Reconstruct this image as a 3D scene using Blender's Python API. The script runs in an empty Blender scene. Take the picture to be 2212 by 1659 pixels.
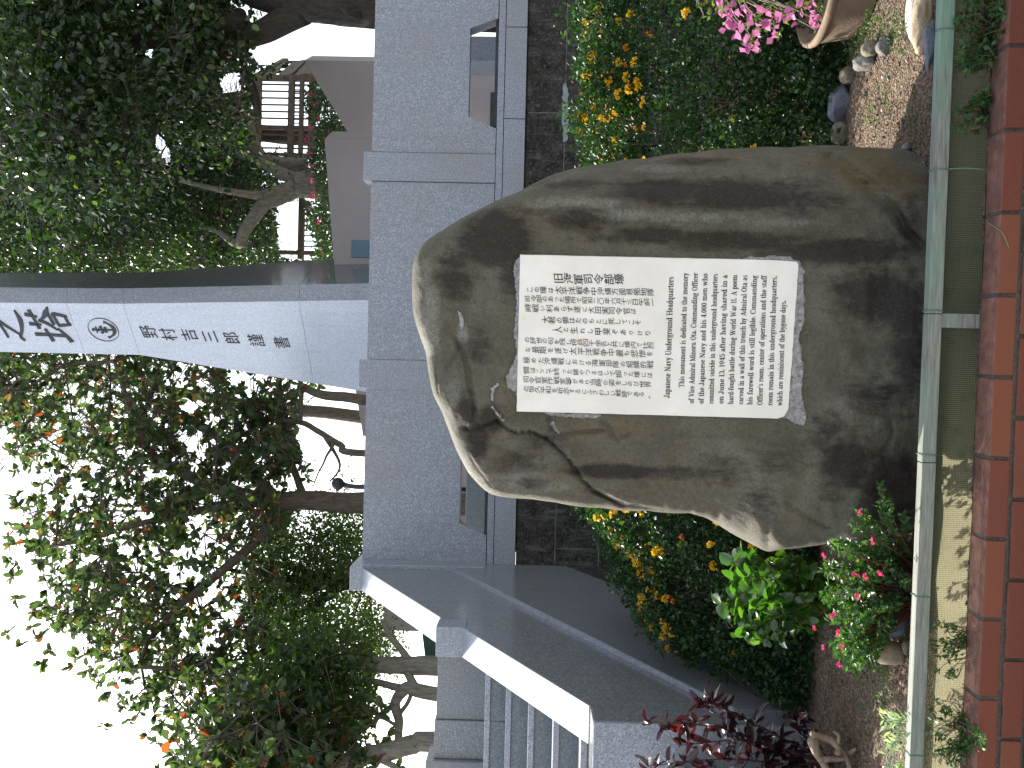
import bpy, bmesh, math, random
import numpy as np
from mathutils import Vector, Matrix
SC = bpy.context.scene
COL = SC.collection
rad = math.radians
rng = np.random.default_rng(7)
random.seed(7)

# ------------------------------------------------------------------ camera
CAM = np.array([0.0, 0.0, 1.5])
FPX = 2151.0                      # focal length in px of the 2212 px wide survey grid
PITCH, ROLL = math.atan(39 / FPX), rad(1.35)
R_ = np.array([1.0, 0, 0]); U_ = np.array([0, -math.sin(PITCH), math.cos(PITCH)]); F_ = np.array([0, math.cos(PITCH), math.sin(PITCH)])
RU = math.cos(ROLL) * R_ + math.sin(ROLL) * U_
UU = -math.sin(ROLL) * R_ + math.cos(ROLL) * U_
cam = bpy.data.objects.new('camera', bpy.data.cameras.new('camera')); COL.objects.link(cam)
cam.data.sensor_fit = 'HORIZONTAL'; cam.data.sensor_width = 36; cam.data.lens = 36 * FPX / 2212
cam.data.clip_start = 0.05; cam.data.clip_end = 2000
Xc, Yc, Zc = -UU, RU, -F_         # the photographer held the camera on its side
cam.matrix_world = Matrix(((Xc[0], Yc[0], Zc[0], CAM[0]), (Xc[1], Yc[1], Zc[1], CAM[1]), (Xc[2], Yc[2], Zc[2], CAM[2]), (0, 0, 0, 1)))
SC.camera = cam

# ------------------------------------------------------------------ light
SUN_EL, SUN_AZ = 38.0, -39.5      # degrees; azimuth from +Y, negative = left (behind the scene, left)
sd = np.array([math.sin(rad(SUN_AZ)) * math.cos(rad(SUN_EL)), math.cos(rad(SUN_AZ)) * math.cos(rad(SUN_EL)), math.sin(rad(SUN_EL))])
W = bpy.data.worlds.new('World'); SC.world = W; W.use_nodes = True
nt = W.node_tree; bg = nt.nodes['Background']
sky = nt.nodes.new('ShaderNodeTexSky'); sky.sky_type = 'NISHITA'; sky.sun_disc = False
sky.sun_elevation = rad(SUN_EL); sky.sun_rotation = rad(SUN_AZ)
sky.air_density = 1.0; sky.dust_density = 3.0; sky.ozone_density = 1.0
hs = nt.nodes.new('ShaderNodeHueSaturation'); hs.inputs['Saturation'].default_value = .42   # sky blue weakened so that shaded surfaces stay neutral
nt.links.new(sky.outputs[0], hs.inputs['Color']); nt.links.new(hs.outputs[0], bg.inputs[0]); bg.inputs[1].default_value = 0.15
sl = bpy.data.lights.new('sun', 'SUN'); sl.energy = 4.0; sl.angle = rad(0.53); sl.color = (1, 0.93, 0.82)
so = bpy.data.objects.new('sun', sl); COL.objects.link(so); so.location = tuple(sd * 60)
so.rotation_euler = Vector(sd).to_track_quat('Z', 'Y').to_euler()
SC.view_settings.view_transform = 'Standard'; SC.view_settings.look = 'None'
SC.view_settings.exposure = 1.42; SC.view_settings.gamma = 1
SC.cycles.max_bounces = 8; SC.cycles.transparent_max_bounces = 16; SC.cycles.transmission_bounces = 6

# ------------------------------------------------------------------ survey helpers: a pixel of the photo and a depth/height give a place
def ray(x, y):
    x = np.asarray(x, float); y = np.asarray(y, float)
    a = ((829.5 - y) / FPX)[..., None]; b = ((x - 1106) / FPX)[..., None]
    return F_ + a * RU - b * UU
def atY(x, y, Y):
    d = ray(x, y); return CAM + d * (np.asarray(Y, float) / d[..., 1])[..., None]
def atZ(x, y, z):
    d = ray(x, y); return CAM + d * ((np.asarray(z, float) - CAM[2]) / d[..., 2])[..., None]
def onplane(x, y, p, n):
    d = ray(x, y); n = np.asarray(n, float)
    return CAM + d * (((np.asarray(p) - CAM) @ n) / (d @ n))[..., None]
def proj(P):
    v = np.asarray(P, float) - CAM; w = v @ F_
    return 1106 - (v @ UU) / w * FPX, 829.5 - (v @ RU) / w * FPX

# ------------------------------------------------------------------ object helpers
def tag(o, label=None, cat=None, group=None, kind=None):
    if label: o['label'] = label
    if cat: o['category'] = cat
    if group: o['group'] = group
    if kind: o['kind'] = kind
    return o
def link(name, me, mats=None, parent=None):
    o = bpy.data.objects.new(name, me); COL.objects.link(o)
    for m in (mats if isinstance(mats, (list, tuple)) else [mats] if mats else []): me.materials.append(m)
    if parent:
        o.parent = parent; w_ = Vector((0, 0, 0)); p_ = parent
        while p_: w_ += Vector(p_.location); p_ = p_.parent
        o.location = -w_
    return o
def empty(name, loc=(0, 0, 0)):
    o = bpy.data.objects.new(name, None); COL.objects.link(o); o.location = tuple(float(v) for v in loc); o.empty_display_size = 0.1
    return o
def raw(name, verts, faces, mats=None, parent=None, smooth=False, mi=None):
    me = bpy.data.meshes.new(name); me.from_pydata([tuple(map(float, v)) for v in verts], [], [tuple(map(int, f)) for f in faces])
    if smooth: me.polygons.foreach_set('use_smooth', np.ones(len(me.polygons), bool))
    if mi is not None: me.polygons.foreach_set('material_index', np.asarray(mi, np.int32))
    me.update(); return link(name, me, mats, parent)
def npmesh(name, V, F, mats=None, parent=None, smooth=False, mi=None):
    """V (n,3); F list of arrays (m,k) -- fast path"""
    me = bpy.data.meshes.new(name); F = F if isinstance(F, list) else [F]
    me.vertices.add(len(V)); me.vertices.foreach_set('co', np.asarray(V, np.float32).ravel())
    tot = np.concatenate([np.full(len(f), f.shape[1]) for f in F]); loops = np.concatenate([f.ravel() for f in F])
    me.loops.add(len(loops)); me.loops.foreach_set('vertex_index', loops.astype(np.int32))
    me.polygons.add(len(tot)); st = np.concatenate([[0], np.cumsum(tot)[:-1]])
    me.polygons.foreach_set('loop_start', st.astype(np.int32))
    if smooth: me.polygons.foreach_set('use_smooth', np.ones(len(tot), bool))
    if mi is not None: me.polygons.foreach_set('material_index', np.asarray(mi, np.int32))
    me.update(calc_edges=True); me.validate(); return link(name, me, mats, parent)
class MB:
    """collects solids and builds ONE mesh"""
    def __init__(s): s.v = []; s.f = []
    def add(s, V, F):
        b = len(s.v); s.v += [tuple(map(float, p)) for p in V]; s.f += [tuple(b + i for i in f) for f in F]; return s
    def box(s, a, b):
        x0, y0, z0 = np.minimum(a, b); x1, y1, z1 = np.maximum(a, b)
        return s.add([(x0, y0, z0), (x1, y0, z0), (x1, y1, z0), (x0, y1, z0), (x0, y0, z1), (x1, y0, z1), (x1, y1, z1), (x0, y1, z1)],
                     [(0, 3, 2, 1), (4, 5, 6, 7), (0, 1, 5, 4), (1, 2, 6, 5), (2, 3, 7, 6), (3, 0, 4, 7)])
    def prism(s, poly, ext):
        """poly: list of 3-D points (planar), extruded by vector ext"""
        n = len(poly); P = [np.asarray(p, float) for p in poly]; e = np.asarray(ext, float)
        nn = np.zeros(3)
        for i in range(n): nn += np.cross(P[i], P[(i + 1) % n])
        if nn @ e > 0: P = P[::-1]
        return s.add(P + [p + e for p in P], [tuple(range(n)), tuple(range(2 * n - 1, n - 1, -1))] +
                     [(i, n + i, n + (i + 1) % n, (i + 1) % n) for i in range(n)])
    def bar(s, p, q, w, h, up=(0, 0, 1)):
        p = np.asarray(p, float); q = np.asarray(q, float); d = (q - p) / np.linalg.norm(q - p)
        u = np.cross(d, up); u /= np.linalg.norm(u); v = np.cross(u, d)
        c = [(-w / 2, -h / 2), (w / 2, -h / 2), (w / 2, h / 2), (-w / 2, h / 2)]
        return s.prism([p + u * a + v * b for a, b in c], q - p)
    def tube(s, pts, r, n=8, cap=True):
        V, F = tube(pts, r, n, cap); return s.add(V, F)
    def build(s, name, mats, parent=None, smooth=False, bevel=0, seg=1):
        o = raw(name, s.v, s.f, mats, parent, smooth)
        if bevel:
            b = o.modifiers.new('bevel', 'BEVEL'); b.width = bevel; b.segments = seg; b.limit_method = 'ANGLE'; b.angle_limit = rad(35)
        return o
def tube(pts, r, n=8, cap=True):
    P = np.asarray(pts, float); m = len(P); r = np.broadcast_to(np.asarray(r, float), (m,))
    T = np.gradient(P, axis=0); T /= np.linalg.norm(T, axis=1)[:, None] + 1e-12
    ref = np.array([0.31, 0.17, 0.93]) if abs(T[0] @ np.array([0.31, 0.17, 0.93])) < .9 else np.array([1.0, 0, 0])
    V = []; u = np.cross(T[0], ref); u /= np.linalg.norm(u)
    for i in range(m):
        u = u - T[i] * (u @ T[i]); u /= np.linalg.norm(u) + 1e-12; w = np.cross(T[i], u)
        for k in range(n):
            a = 2 * math.pi * k / n; V.append(P[i] + r[i] * (math.cos(a) * u + math.sin(a) * w))
    F = []
    for i in range(m - 1):
        for k in range(n):
            F.append((i * n + k, i * n + (k + 1) % n, (i + 1) * n + (k + 1) % n, (i + 1) * n + k))
    if cap: F += [tuple(range(n - 1, -1, -1)), tuple(range((m - 1) * n, m * n))]
    return V, F
def smoothpath(pts, k=6):
    P = np.asarray(pts, float); out = []
    Q = np.vstack([2 * P[0] - P[1], P, 2 * P[-1] - P[-2]])
    for i in range(1, len(Q) - 2):
        for t in np.linspace(0, 1, k, endpoint=False):
            p0, p1, p2, p3 = Q[i - 1:i + 3]
            out.append(.5 * ((2 * p1) + (-p0 + p2) * t + (2 * p0 - 5 * p1 + 4 * p2 - p3) * t * t + (-p0 + 3 * p1 - 3 * p2 + p3) * t ** 3))
    out.append(P[-1]); return np.array(out)
def vnoise(P, seed=0):
    """value noise, P (n,3) -> -1..1"""
    P = np.asarray(P, float); I = np.floor(P).astype(np.int64); f = P - I; f = f * f * (3 - 2 * f)
    def h(a, b, c):
        n = (a * 374761393 + b * 668265263 + c * 2147483647 + seed * 1274126177) & 0xffffffff
        n = ((n ^ (n >> 13)) * 1274126177) & 0xffffffff
        return ((n ^ (n >> 16)) & 0xffff) / 32767.5 - 1
    r = 0
    for dx in (0, 1):
        for dy in (0, 1):
            for dz in (0, 1):
                r = r + h(I[:, 0] + dx, I[:, 1] + dy, I[:, 2] + dz) * (f[:, 0] if dx else 1 - f[:, 0]) * (f[:, 1] if dy else 1 - f[:, 1]) * (f[:, 2] if dz else 1 - f[:, 2])
    return r
def fbm(P, sc, oct=4, seed=0):
    return sum(vnoise(np.asarray(P) * sc * 2 ** k, seed + k) * .5 ** k for k in range(oct))
def inpoly(x, y, poly):
    x = np.asarray(x, float); y = np.asarray(y, float); c = np.zeros(x.shape, bool); n = len(poly)
    for i in range(n):
        x0, y0 = poly[i]; x1, y1 = poly[(i + 1) % n]
        c ^= ((y0 > y) != (y1 > y)) & (x < (x1 - x0) * (y - y0) / ((y1 - y0) or 1e-9) + x0)
    return c
def nrm(a): return a / (np.linalg.norm(a, axis=-1, keepdims=True) + 1e-12)

# ------------------------------------------------------------------ materials
class M:
    def __init__(s, name, rough=.7, spec=.5):
        s.m = bpy.data.materials.new(name); s.m.use_nodes = True; s.t = s.m.node_tree; s.p = s.t.nodes['Principled BSDF']
        s.p.inputs['Roughness'].default_value = rough; s.p.inputs['Specular IOR Level'].default_value = spec
        s.tc = s.t.nodes.new('ShaderNodeTexCoord')
    def n(s, ty, **k):
        x = s.t.nodes.new(ty)
        for a, b in k.items(): setattr(x, a, b)
        return x
    def l(s, a, b): s.t.links.new(a, b)
    def noise(s, scale, detail=4, rough=.55, vec=None, dist=0, stretch=None):
        x = s.n('ShaderNodeTexNoise'); x.inputs['Scale'].default_value = scale; x.inputs['Detail'].default_value = detail
        x.inputs['Roughness'].default_value = rough; x.inputs['Distortion'].default_value = dist
        v = vec or s.tc.outputs['Object']
        if stretch is not None:
            mp = s.n('ShaderNodeMapping'); mp.inputs['Scale'].default_value = stretch; s.l(v, mp.inputs['Vector']); v = mp.outputs[0]
        s.l(v, x.inputs['Vector']); return x.outputs['Fac']
    def ramp(s, fac, stops, interp='LINEAR'):
        r = s.n('ShaderNodeValToRGB'); r.color_ramp.interpolation = interp; e = r.color_ramp.elements
        while len(e) < len(stops): e.new(.5)
        for k, (p, c) in enumerate(stops):
            e[k].position = p; e[k].color = (c[0], c[1], c[2], 1) if isinstance(c, (tuple, list)) else (c, c, c, 1)
        s.l(fac, r.inputs[0]); return r.outputs[0]
    def mix(s, fac, a, b, mode='MIX'):
        x = s.n('ShaderNodeMix'); x.data_type = 'RGBA'; x.blend_type = mode
        for v, i in ((fac, 0), (a, 6), (b, 7)):
            if hasattr(v, 'links'): s.l(v, x.inputs[i])
            elif i == 0: x.inputs[0].default_value = v
            else: x.inputs[i].default_value = (v[0], v[1], v[2], 1)
        return x.outputs[2]
    def math(s, op, a, b=None):
        x = s.n('ShaderNodeMath'); x.operation = op
        for v, i in ((a, 0), (b, 1)):
            if v is None: continue
            if hasattr(v, 'links'): s.l(v, x.inputs[i])
            else: x.inputs[i].default_value = v
        return x.outputs[0]
    def attr(s, name):
        a = s.n('ShaderNodeAttribute'); a.attribute_name = name; return a
    def col(s, c):
        if hasattr(c, 'links'): s.l(c, s.p.inputs['Base Color'])
        else: s.p.inputs['Base Color'].default_value = (c[0], c[1], c[2], 1)
    def bump(s, h, strength=.3, dist=.01):
        b = s.n('ShaderNodeBump'); b.inputs['Strength'].default_value = strength; b.inputs['Distance'].default_value = dist
        s.l(h, b.inputs['Height']); s.l(b.outputs[0], s.p.inputs['Normal']); return s
    def rough(s, v): s.l(v, s.p.inputs['Roughness'])
    def island(s): return s.n('ShaderNodeNewGeometry').outputs['Random Per Island']

def granite(name, base, dark, light, rough=.55, sc=110, warm=None, spec=.5):
    g = M(name, rough, spec)
    a = g.noise(sc, 2, .6); b = g.noise(sc * .45, 3, .7); c = g.noise(1.3, 5, .6)
    col = g.ramp(a, [(.36, dark), (.46, base), (.56, base), (.66, light)])
    col = g.mix(g.ramp(b, [(.4, 0), (.62, .55)]), col, tuple(.62 * v for v in base))
    if warm: col = g.mix(g.ramp(c, [(.45, 0), (.7, .45)]), col, warm)
    # faint run-off streaks
    d = g.noise(2.2, 4, .6, stretch=(6, 6, .5))
    col = g.mix(g.ramp(d, [(.5, 0), (.75, .22)]), col, tuple(.5 * v for v in base))
    g.col(col); g.bump(a, .12, .003); return g.m
GR = granite('granite_grey', (.31, .34, .40), (.14, .15, .17), (.52, .56, .62), .42, 95, (.27, .25, .22))
GR_P = granite('granite_polished', (.245, .255, .265), (.12, .12, .13), (.38, .39, .41), .2, 110)
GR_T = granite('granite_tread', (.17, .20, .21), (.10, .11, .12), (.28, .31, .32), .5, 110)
GR_SKYLIT = granite('granite_skylit', (.62, .69, .82), (.47, .52, .61), (.76, .82, .92), .14, 90, None, .9)  # tower's left face: bright blue skylight is put into the colour
GR_SHADED = granite('granite_shaded_polished', (.20, .212, .225), (.13, .135, .145), (.28, .29, .31), .06, 120, None, .8)  # tower's right face: its shade is put in as a darker granite
def plain(name, c, rough=.7, var=.25, sc=8, bump=0, bsc=60, spec=.4, stretch=None):
    g = M(name, rough, spec); a = g.noise(sc, 5, .6, stretch=stretch)
    g.col(g.ramp(a, [(.3, tuple(v * (1 - var) for v in c)), (.7, tuple(v * (1 + var) for v in c))]))
    if bump: g.bump(g.noise(bsc, 4, .6, stretch=stretch), bump, .01)
    return g.m
def leafmat(name, stops, trans=.45, rough=.35, tcol=None, gloss=.5, tgain=1.6):
    """two-sided leaf: colour varies leaf by leaf, light passes through"""
    g = M(name, rough, gloss); r = g.island(); c = g.ramp(r, stops); 
    c = g.mix(g.ramp(g.noise(1.1, 3), [(.35, 0), (.7, .35)]), c, tuple(.7 * v for v in stops[0][1]))
    g.col(c); tr = g.n('ShaderNodeBsdfTranslucent')
    tc = g.mix(1.0, c, tcol or (tgain * 1.1, tgain * 1.25, tgain * .35), 'MULTIPLY'); g.l(tc, tr.inputs['Color'])
    mx = g.n('ShaderNodeMixShader'); mx.inputs[0].default_value = trans
    g.l(g.p.outputs[0], mx.inputs[1]); g.l(tr.outputs[0], mx.inputs[2])
    out = [n for n in g.t.nodes if n.type == 'OUTPUT_MATERIAL'][0]; g.l(mx.outputs[0], out.inputs['Surface']); return g.m
def barkmat(name, c, sc=9):
    g = M(name, .85, .2); a = g.noise(sc, 6, .65, stretch=(3, 3, .7)); b = g.noise(2.5, 3)
    col = g.ramp(a, [(.3, tuple(.45 * v for v in c)), (.55, c), (.75, tuple(1.4 * v for v in c))])
    g.col(g.mix(g.ramp(b, [(.5, 0), (.7, .5)]), col, (c[0] * .8, c[1] * 1.0, c[2] * .75))); g.bump(a, .7, .02); return g.m
BARK_DARK = barkmat('bark_dark', (.05, .042, .036)); BARK_GREY = barkmat('bark_grey', (.22, .20, .17)); BARK_BROWN = barkmat('bark_brown', (.13, .105, .085))
TWIG = plain('twig', (.12, .08, .05), .8, .4, 30)

# ================================================================== SETTING
mean = lambda pts, Y, k: float(np.mean([atY(x, y, Y)[k] for x, y in pts]))
# ---- kerb line (back top edge of the brick kerb on z=0)
kb = np.array([atZ(x, y, 0.0) for x, y in ((2131, 333), (2123, 553), (2100, 1106), (2098, 1156), (2085, 1406), (2075, 1590))])
kdir = np.polyfit(kb[:, 0], kb[:, 1], 1); KE = np.array([1, kdir[0], 0]) / math.hypot(1, kdir[0]); KN = np.array([KE[1], -KE[0], 0])  # KN towards camera
KP = np.array([0, kdir[1], 0.0])
def kpt(t, n=0.0, z=0.0): return KP + KE * t + KN * n + np.array([0, 0, z])
def kt(x, y, n=0.0, z=0.0):
    p = onplane(x, y, KP + KN * n, KN); return float((p - KP) @ KE)

soil = M('gravelly_soil', .95, .15)
a = soil.noise(9, 6, .65); b = soil.noise(120, 3, .6); v = soil.n('ShaderNodeTexVoronoi'); v.inputs['Scale'].default_value = 95; soil.l(soil.tc.outputs['Object'], v.inputs['Vector'])
c1 = soil.ramp(a, [(.3, (.062, .042, .028)), (.55, (.11, .076, .050)), (.75, (.15, .110, .077))])
c2 = soil.mix(.55, c1, soil.ramp(v.outputs['Color'], [(.1, (.06, .045, .033)), (.5, (.17, .125, .09)), (.9, (.34, .28, .23))]))
soil.col(c2); soil.bump(v.outputs['Distance'], .9, .012); SOIL = soil.m
def soil_h(x, y):
    P = np.stack([x, y, 0 * x], -1); return .012 * fbm(P, 2.5, 3, 3) + .006 * fbm(P, 9, 2, 8)
# fine near bed + the far sheet, one mesh
gx = np.linspace(-4.5, 4.5, 150); gn = np.linspace(0.005, 5.5, 100)
GXm, GN = np.meshgrid(gx, gn); base = KP + KE * GXm[..., None] - KN * GN[..., None]
Zs = soil_h(base[..., 0].ravel(), base[..., 1].ravel()).reshape(GXm.shape); Zs *= np.clip(GN / .12, 0, 1)
base[..., 2] = Zs - .004
V = base.reshape(-1, 3); nx, ny = len(gx), len(gn); I = np.arange(nx * ny).reshape(ny, nx)
Fq = np.stack([I[:-1, :-1], I[:-1, 1:], I[1:, 1:], I[1:, :-1]], -1).reshape(-1, 4)
tag(npmesh('garden_soil', V, Fq, SOIL, smooth=True), kind='structure')
far = [kpt(-400, -.3, -.06), kpt(400, -.3, -.06), kpt(400, -700, -.06), kpt(-400, -700, -.06)]
tag(raw('ground', far, [(0, 1, 2, 3)], plain('ground_far', (.12, .11, .08), .95, .3, .4)), kind='structure')
pv = [kpt(-40, .1, -.30), kpt(40, .1, -.30), kpt(40, 40, -.30), kpt(-40, 40, -.30)]
tag(raw('pavement', pv, [(0, 1, 2, 3)], plain('paving', (.33, .31, .28), .9, .2, 3, .3)), kind='structure')

# ---- brick kerb
brick = M('red_brick', .78, .3); a = brick.noise(14, 6, .7); b = brick.noise(160, 3, .6); r = brick.island()
c = brick.ramp(r, [(0, (.13, .037, .023)), (.5, (.165, .048, .029)), (1, (.20, .070, .037))])
c = brick.mix(brick.ramp(a, [(.58, 0), (.74, .6)]), c, (.065, .05, .043)); c = brick.mix(brick.ramp(b, [(.42, 0), (.7, .3)]), c, (.19, .075, .055))
geo = brick.n('ShaderNodeNewGeometry'); sx = brick.n('ShaderNodeSeparateXYZ'); brick.l(geo.outputs['Normal'], sx.inputs[0])
pale_top = brick.mix(brick.ramp(brick.noise(23, 6, .7), [(.36, 0), (.62, 1)]), (.13, .057, .042), (.25, .135, .105))  # paler mottled tone for the upward faces
top = brick.math('MULTIPLY', brick.ramp(sx.outputs[2], [(.5, 0), (.95, 1)]), .85); stn = brick.ramp(brick.noise(9, 7, .72), [(.47, 0), (.66, .85)])
c = brick.mix(top, c, brick.mix(stn, pale_top, (.085, .055, .048)))
brick.col(c); brick.bump(b, .5, .004)
kerb = empty('brick_kerb', kpt(0, .06, -.30)); tag(kerb, 'kerb of red bricks with grey mortar joints at the front of the garden bed', 'kerb')
jt = [kt(2176 - .035 * 0, y, .115, 0) for y in (458, 636, 815, 990, 1165, 1336, 1510)]
BL = float(np.mean(np.abs(np.diff(jt)))); j0 = jt[2]
bm = bmesh.new()
def brick_at(t0, t1, n0, n1, z0, z1):
    vs = []
    for z in (z0, z1):
        for t, n in ((t0, n0), (t1, n0), (t1, n1), (t0, n1)):
            q = kpt(t, n, z) + rng.normal(0, .0009, 3); vs.append(bm.verts.new(q))
    for f in ((0, 1, 2, 3), (4, 7, 6, 5), (0, 4, 5, 1), (1, 5, 6, 2), (2, 6, 7, 3), (3, 7, 4, 0)):
        bm.faces.new([vs[i] for i in f])
for crs in range(4):
    z1 = -crs * .078; z0 = z1 - .066
    for k in range(-14, 15):
        t0 = j0 + (k + (.5 if crs % 2 else 0)) * BL
        brick_at(t0 + .006, t0 + BL - .006, .002 + (.004 if crs else 0), .115 + (.004 if crs else 0) + float(np.clip(rng.normal(0, .0012), -.002, .002)), z0, z1)
bmesh.ops.recalc_face_normals(bm, faces=bm.faces)
bmesh.ops.bevel(bm, geom=list(bm.edges), offset=.005, segments=2, affect='EDGES', profile=.6)
me = bpy.data.meshes.new('bricks'); bm.to_mesh(me); bm.free(); link('bricks', me, brick.m, kerb)
mo = MB(); mo.prism([kpt(j0 - 14 * BL, -.002, -.004), kpt(j0 + 15 * BL, -.002, -.004), kpt(j0 + 15 * BL, .106, -.004), kpt(j0 - 14 * BL, .106, -.004)], (0, 0, -.32))
mo.build('mortar', plain('mortar_grey', (.105, .098, .085), .95, .55, 150, .8, 260), kerb)

# ---- garden fence: green painted bar, posts, net, ties
gp = M('flaking_green_paint', .75, .3); a = gp.noise(7, 6, .7, stretch=(1, 14, 14), dist=.6); b = gp.noise(3.2, 4, .6); w = gp.noise(40, 5, .7, stretch=(.12, 3, 3))
wood = gp.ramp(w, [(.3, (.10, .10, .085)), (.55, (.215, .225, .20)), (.75, (.34, .345, .32))]); paint = gp.ramp(w, [(.3, (.13, .205, .155)), (.7, (.20, .295, .225))])
sep = gp.n('ShaderNodeSeparateXYZ'); gp.l(gp.tc.outputs['Object'], sep.inputs[0])
fac = gp.math('ADD', gp.math('MULTIPLY', a, .55), gp.math('MULTIPLY', b, .45)); fac = gp.math('ADD', fac, gp.math('MULTIPLY', sep.outputs[0], .12))
gp.col(gp.mix(gp.ramp(fac, [(.575, 0), (.61, 1)]), gp.mix(gp.ramp(b, [(.42, 0), (.62, .5)]), wood, (.17, .24, .19)), paint)); gp.bump(w, .5, .004); GPAINT = gp.m
fence = empty('garden_fence', kpt(0, -.02, 0)); tag(fence, 'low garden fence with flaking green wooden bar over fine netting', 'fence')
rl = MB(); cuts = [-1.9, kt(2048, 670), kt(2010, 1288), 3.0]; cuts = sorted([-3.2, kt(2025, 1000, 0, .15), kt(2040, 678, 0, .15), 3.0])
for t0, t1 in zip(cuts[:-1], cuts[1:]):
    off = rng.normal(0, .0015)
    rl.prism([kpt(t0 + .001, -.045 + off, .125), kpt(t0 + .001, 0 + off, .125), kpt(t0 + .001, 0 + off, .172), kpt(t0 + .001, -.045 + off, .172)], KE * (t1 - t0 - .002))
rl.build('rail', GPAINT, fence, bevel=.003, seg=2)
for y in (-330, 693, 1700):
    t = kt(2075, y, 0, .06); pb = MB()
    pb.prism([kpt(t - .024, -.042, -.3), kpt(t + .024, -.042, -.3), kpt(t + .024, -.006, -.3), kpt(t - .024, -.006, -.3)], (0, 0, .424)); pb.build('post', GPAINT, fence, bevel=.002)
net = M('garden_net', .9, .1)
wv = net.n('ShaderNodeTexWave'); wv.inputs['Scale'].default_value = 46; wv.bands_direction = 'X'; net.l(net.tc.outputs['Object'], wv.inputs['Vector'])
wz = net.n('ShaderNodeTexWave'); wz.inputs['Scale'].default_value = 62; wz.bands_direction = 'Z'; wz.inputs['Distortion'].default_value = .4; net.l(net.tc.outputs['Object'], wz.inputs['Vector'])
wm = net.math('MAXIMUM', wv.outputs['Fac'], wz.outputs['Fac'])
na = net.noise(6, 5, .65); nc = net.ramp(na, [(.35, (.018, .045, .022)), (.55, (.03, .052, .03)), (.7, (.016, .05, .024))])
net.col(net.mix(.4, nc, net.ramp(wm, [(.3, (.025, .035, .02)), (.9, (.13, .15, .10))])))
tr = net.n('ShaderNodeBsdfTranslucent'); net.l(net.mix(.75, net.ramp(wm, [(.45, (.14, .14, .075)), (.9, (.45, .42, .28))]), net.ramp(na, [(.38, (.42, .40, .26)), (.56, (.46, .43, .28)), (.68, (.18, .27, .13))])), tr.inputs['Color']); tp = net.n('ShaderNodeBsdfTransparent')
m1 = net.n('ShaderNodeMixShader'); m1.inputs[0].default_value = .5; net.l(net.p.outputs[0], m1.inputs[1]); net.l(tr.outputs[0], m1.inputs[2])
m2 = net.n('ShaderNodeMixShader'); net.l(net.ramp(wm, [(.4, .35), (.8, .04)]), m2.inputs[0]); net.l(m1.outputs[0], m2.inputs[1]); net.l(tp.outputs[0], m2.inputs[2])
net.l(m2.outputs[0], [n for n in net.t.nodes if n.type == 'OUTPUT_MATERIAL'][0].inputs['Surface'])
tt = np.linspace(-2.6, 2.6, 220); zz = np.linspace(-.01, .14, 12); T, Zz = np.meshgrid(tt, zz)
Pn = KP + KE * T[..., None] + np.array([0, 0, 1.0]) * Zz[..., None]
off = -.012 + .006 * fbm(np.stack([T.ravel() * 1, Zz.ravel() * .5, 0 * T.ravel()], -1), 5, 3, 5).reshape(T.shape)
Pn = Pn + KN * off[..., None]; I = np.arange(T.size).reshape(T.shape)
npmesh('net', Pn.reshape(-1, 3), np.stack([I[:-1, :-1], I[:-1, 1:], I[1:, 1:], I[1:, :-1]], -1).reshape(-1, 4), net.m, fence, True)
TIE = plain('tie_wire', (.12, .34, .22), .5, .2)
for x, y in ((2025, 62), (2010, 365), (2005, 671), (1990, 983), (1968, 1289), (1950, 1632)):
    t = kt(x + 20, y, 0, .15); tm = MB()
    loop = [kpt(t + (.002 if k % 2 else -.001), n, z) for k, (n, z) in enumerate(((.002, .121), (.003, .15), (.003, .174), (-.02, .175), (-.048, .174), (-.049, .15), (-.048, .122), (-.02, .121), (.002, .121)))]
    tm.tube(loop, .0016, 5); tm.tube(loop, .0016, 5); tm.build('tie', TIE, fence, True)

for x0_, y0_, x1_, y1_ in ((2062, 365, 2131, 367), (2128, 478, 2204, 536)):
    sm = MB(); a_, b_ = (kpt(kt(x0_, y0_, .004, .1), .004, .123), kpt(kt(x1_, y1_, .004, 0), .004, .001)) if x0_ < 2100 else (kpt(kt(x0_, y0_, .02, 0), .02, .003), kpt(kt(x1_, y1_, .118, 0), .119, -.03))
    mid_ = (a_ + b_) / 2 + (np.array([.004, 0, 0]) if x0_ < 2100 else KN * .055 + np.array([0, 0, .012])); sm.tube(smoothpath([a_, mid_, b_], 5), .0011, 5); sm.build('string', TIE, fence, True)

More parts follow.
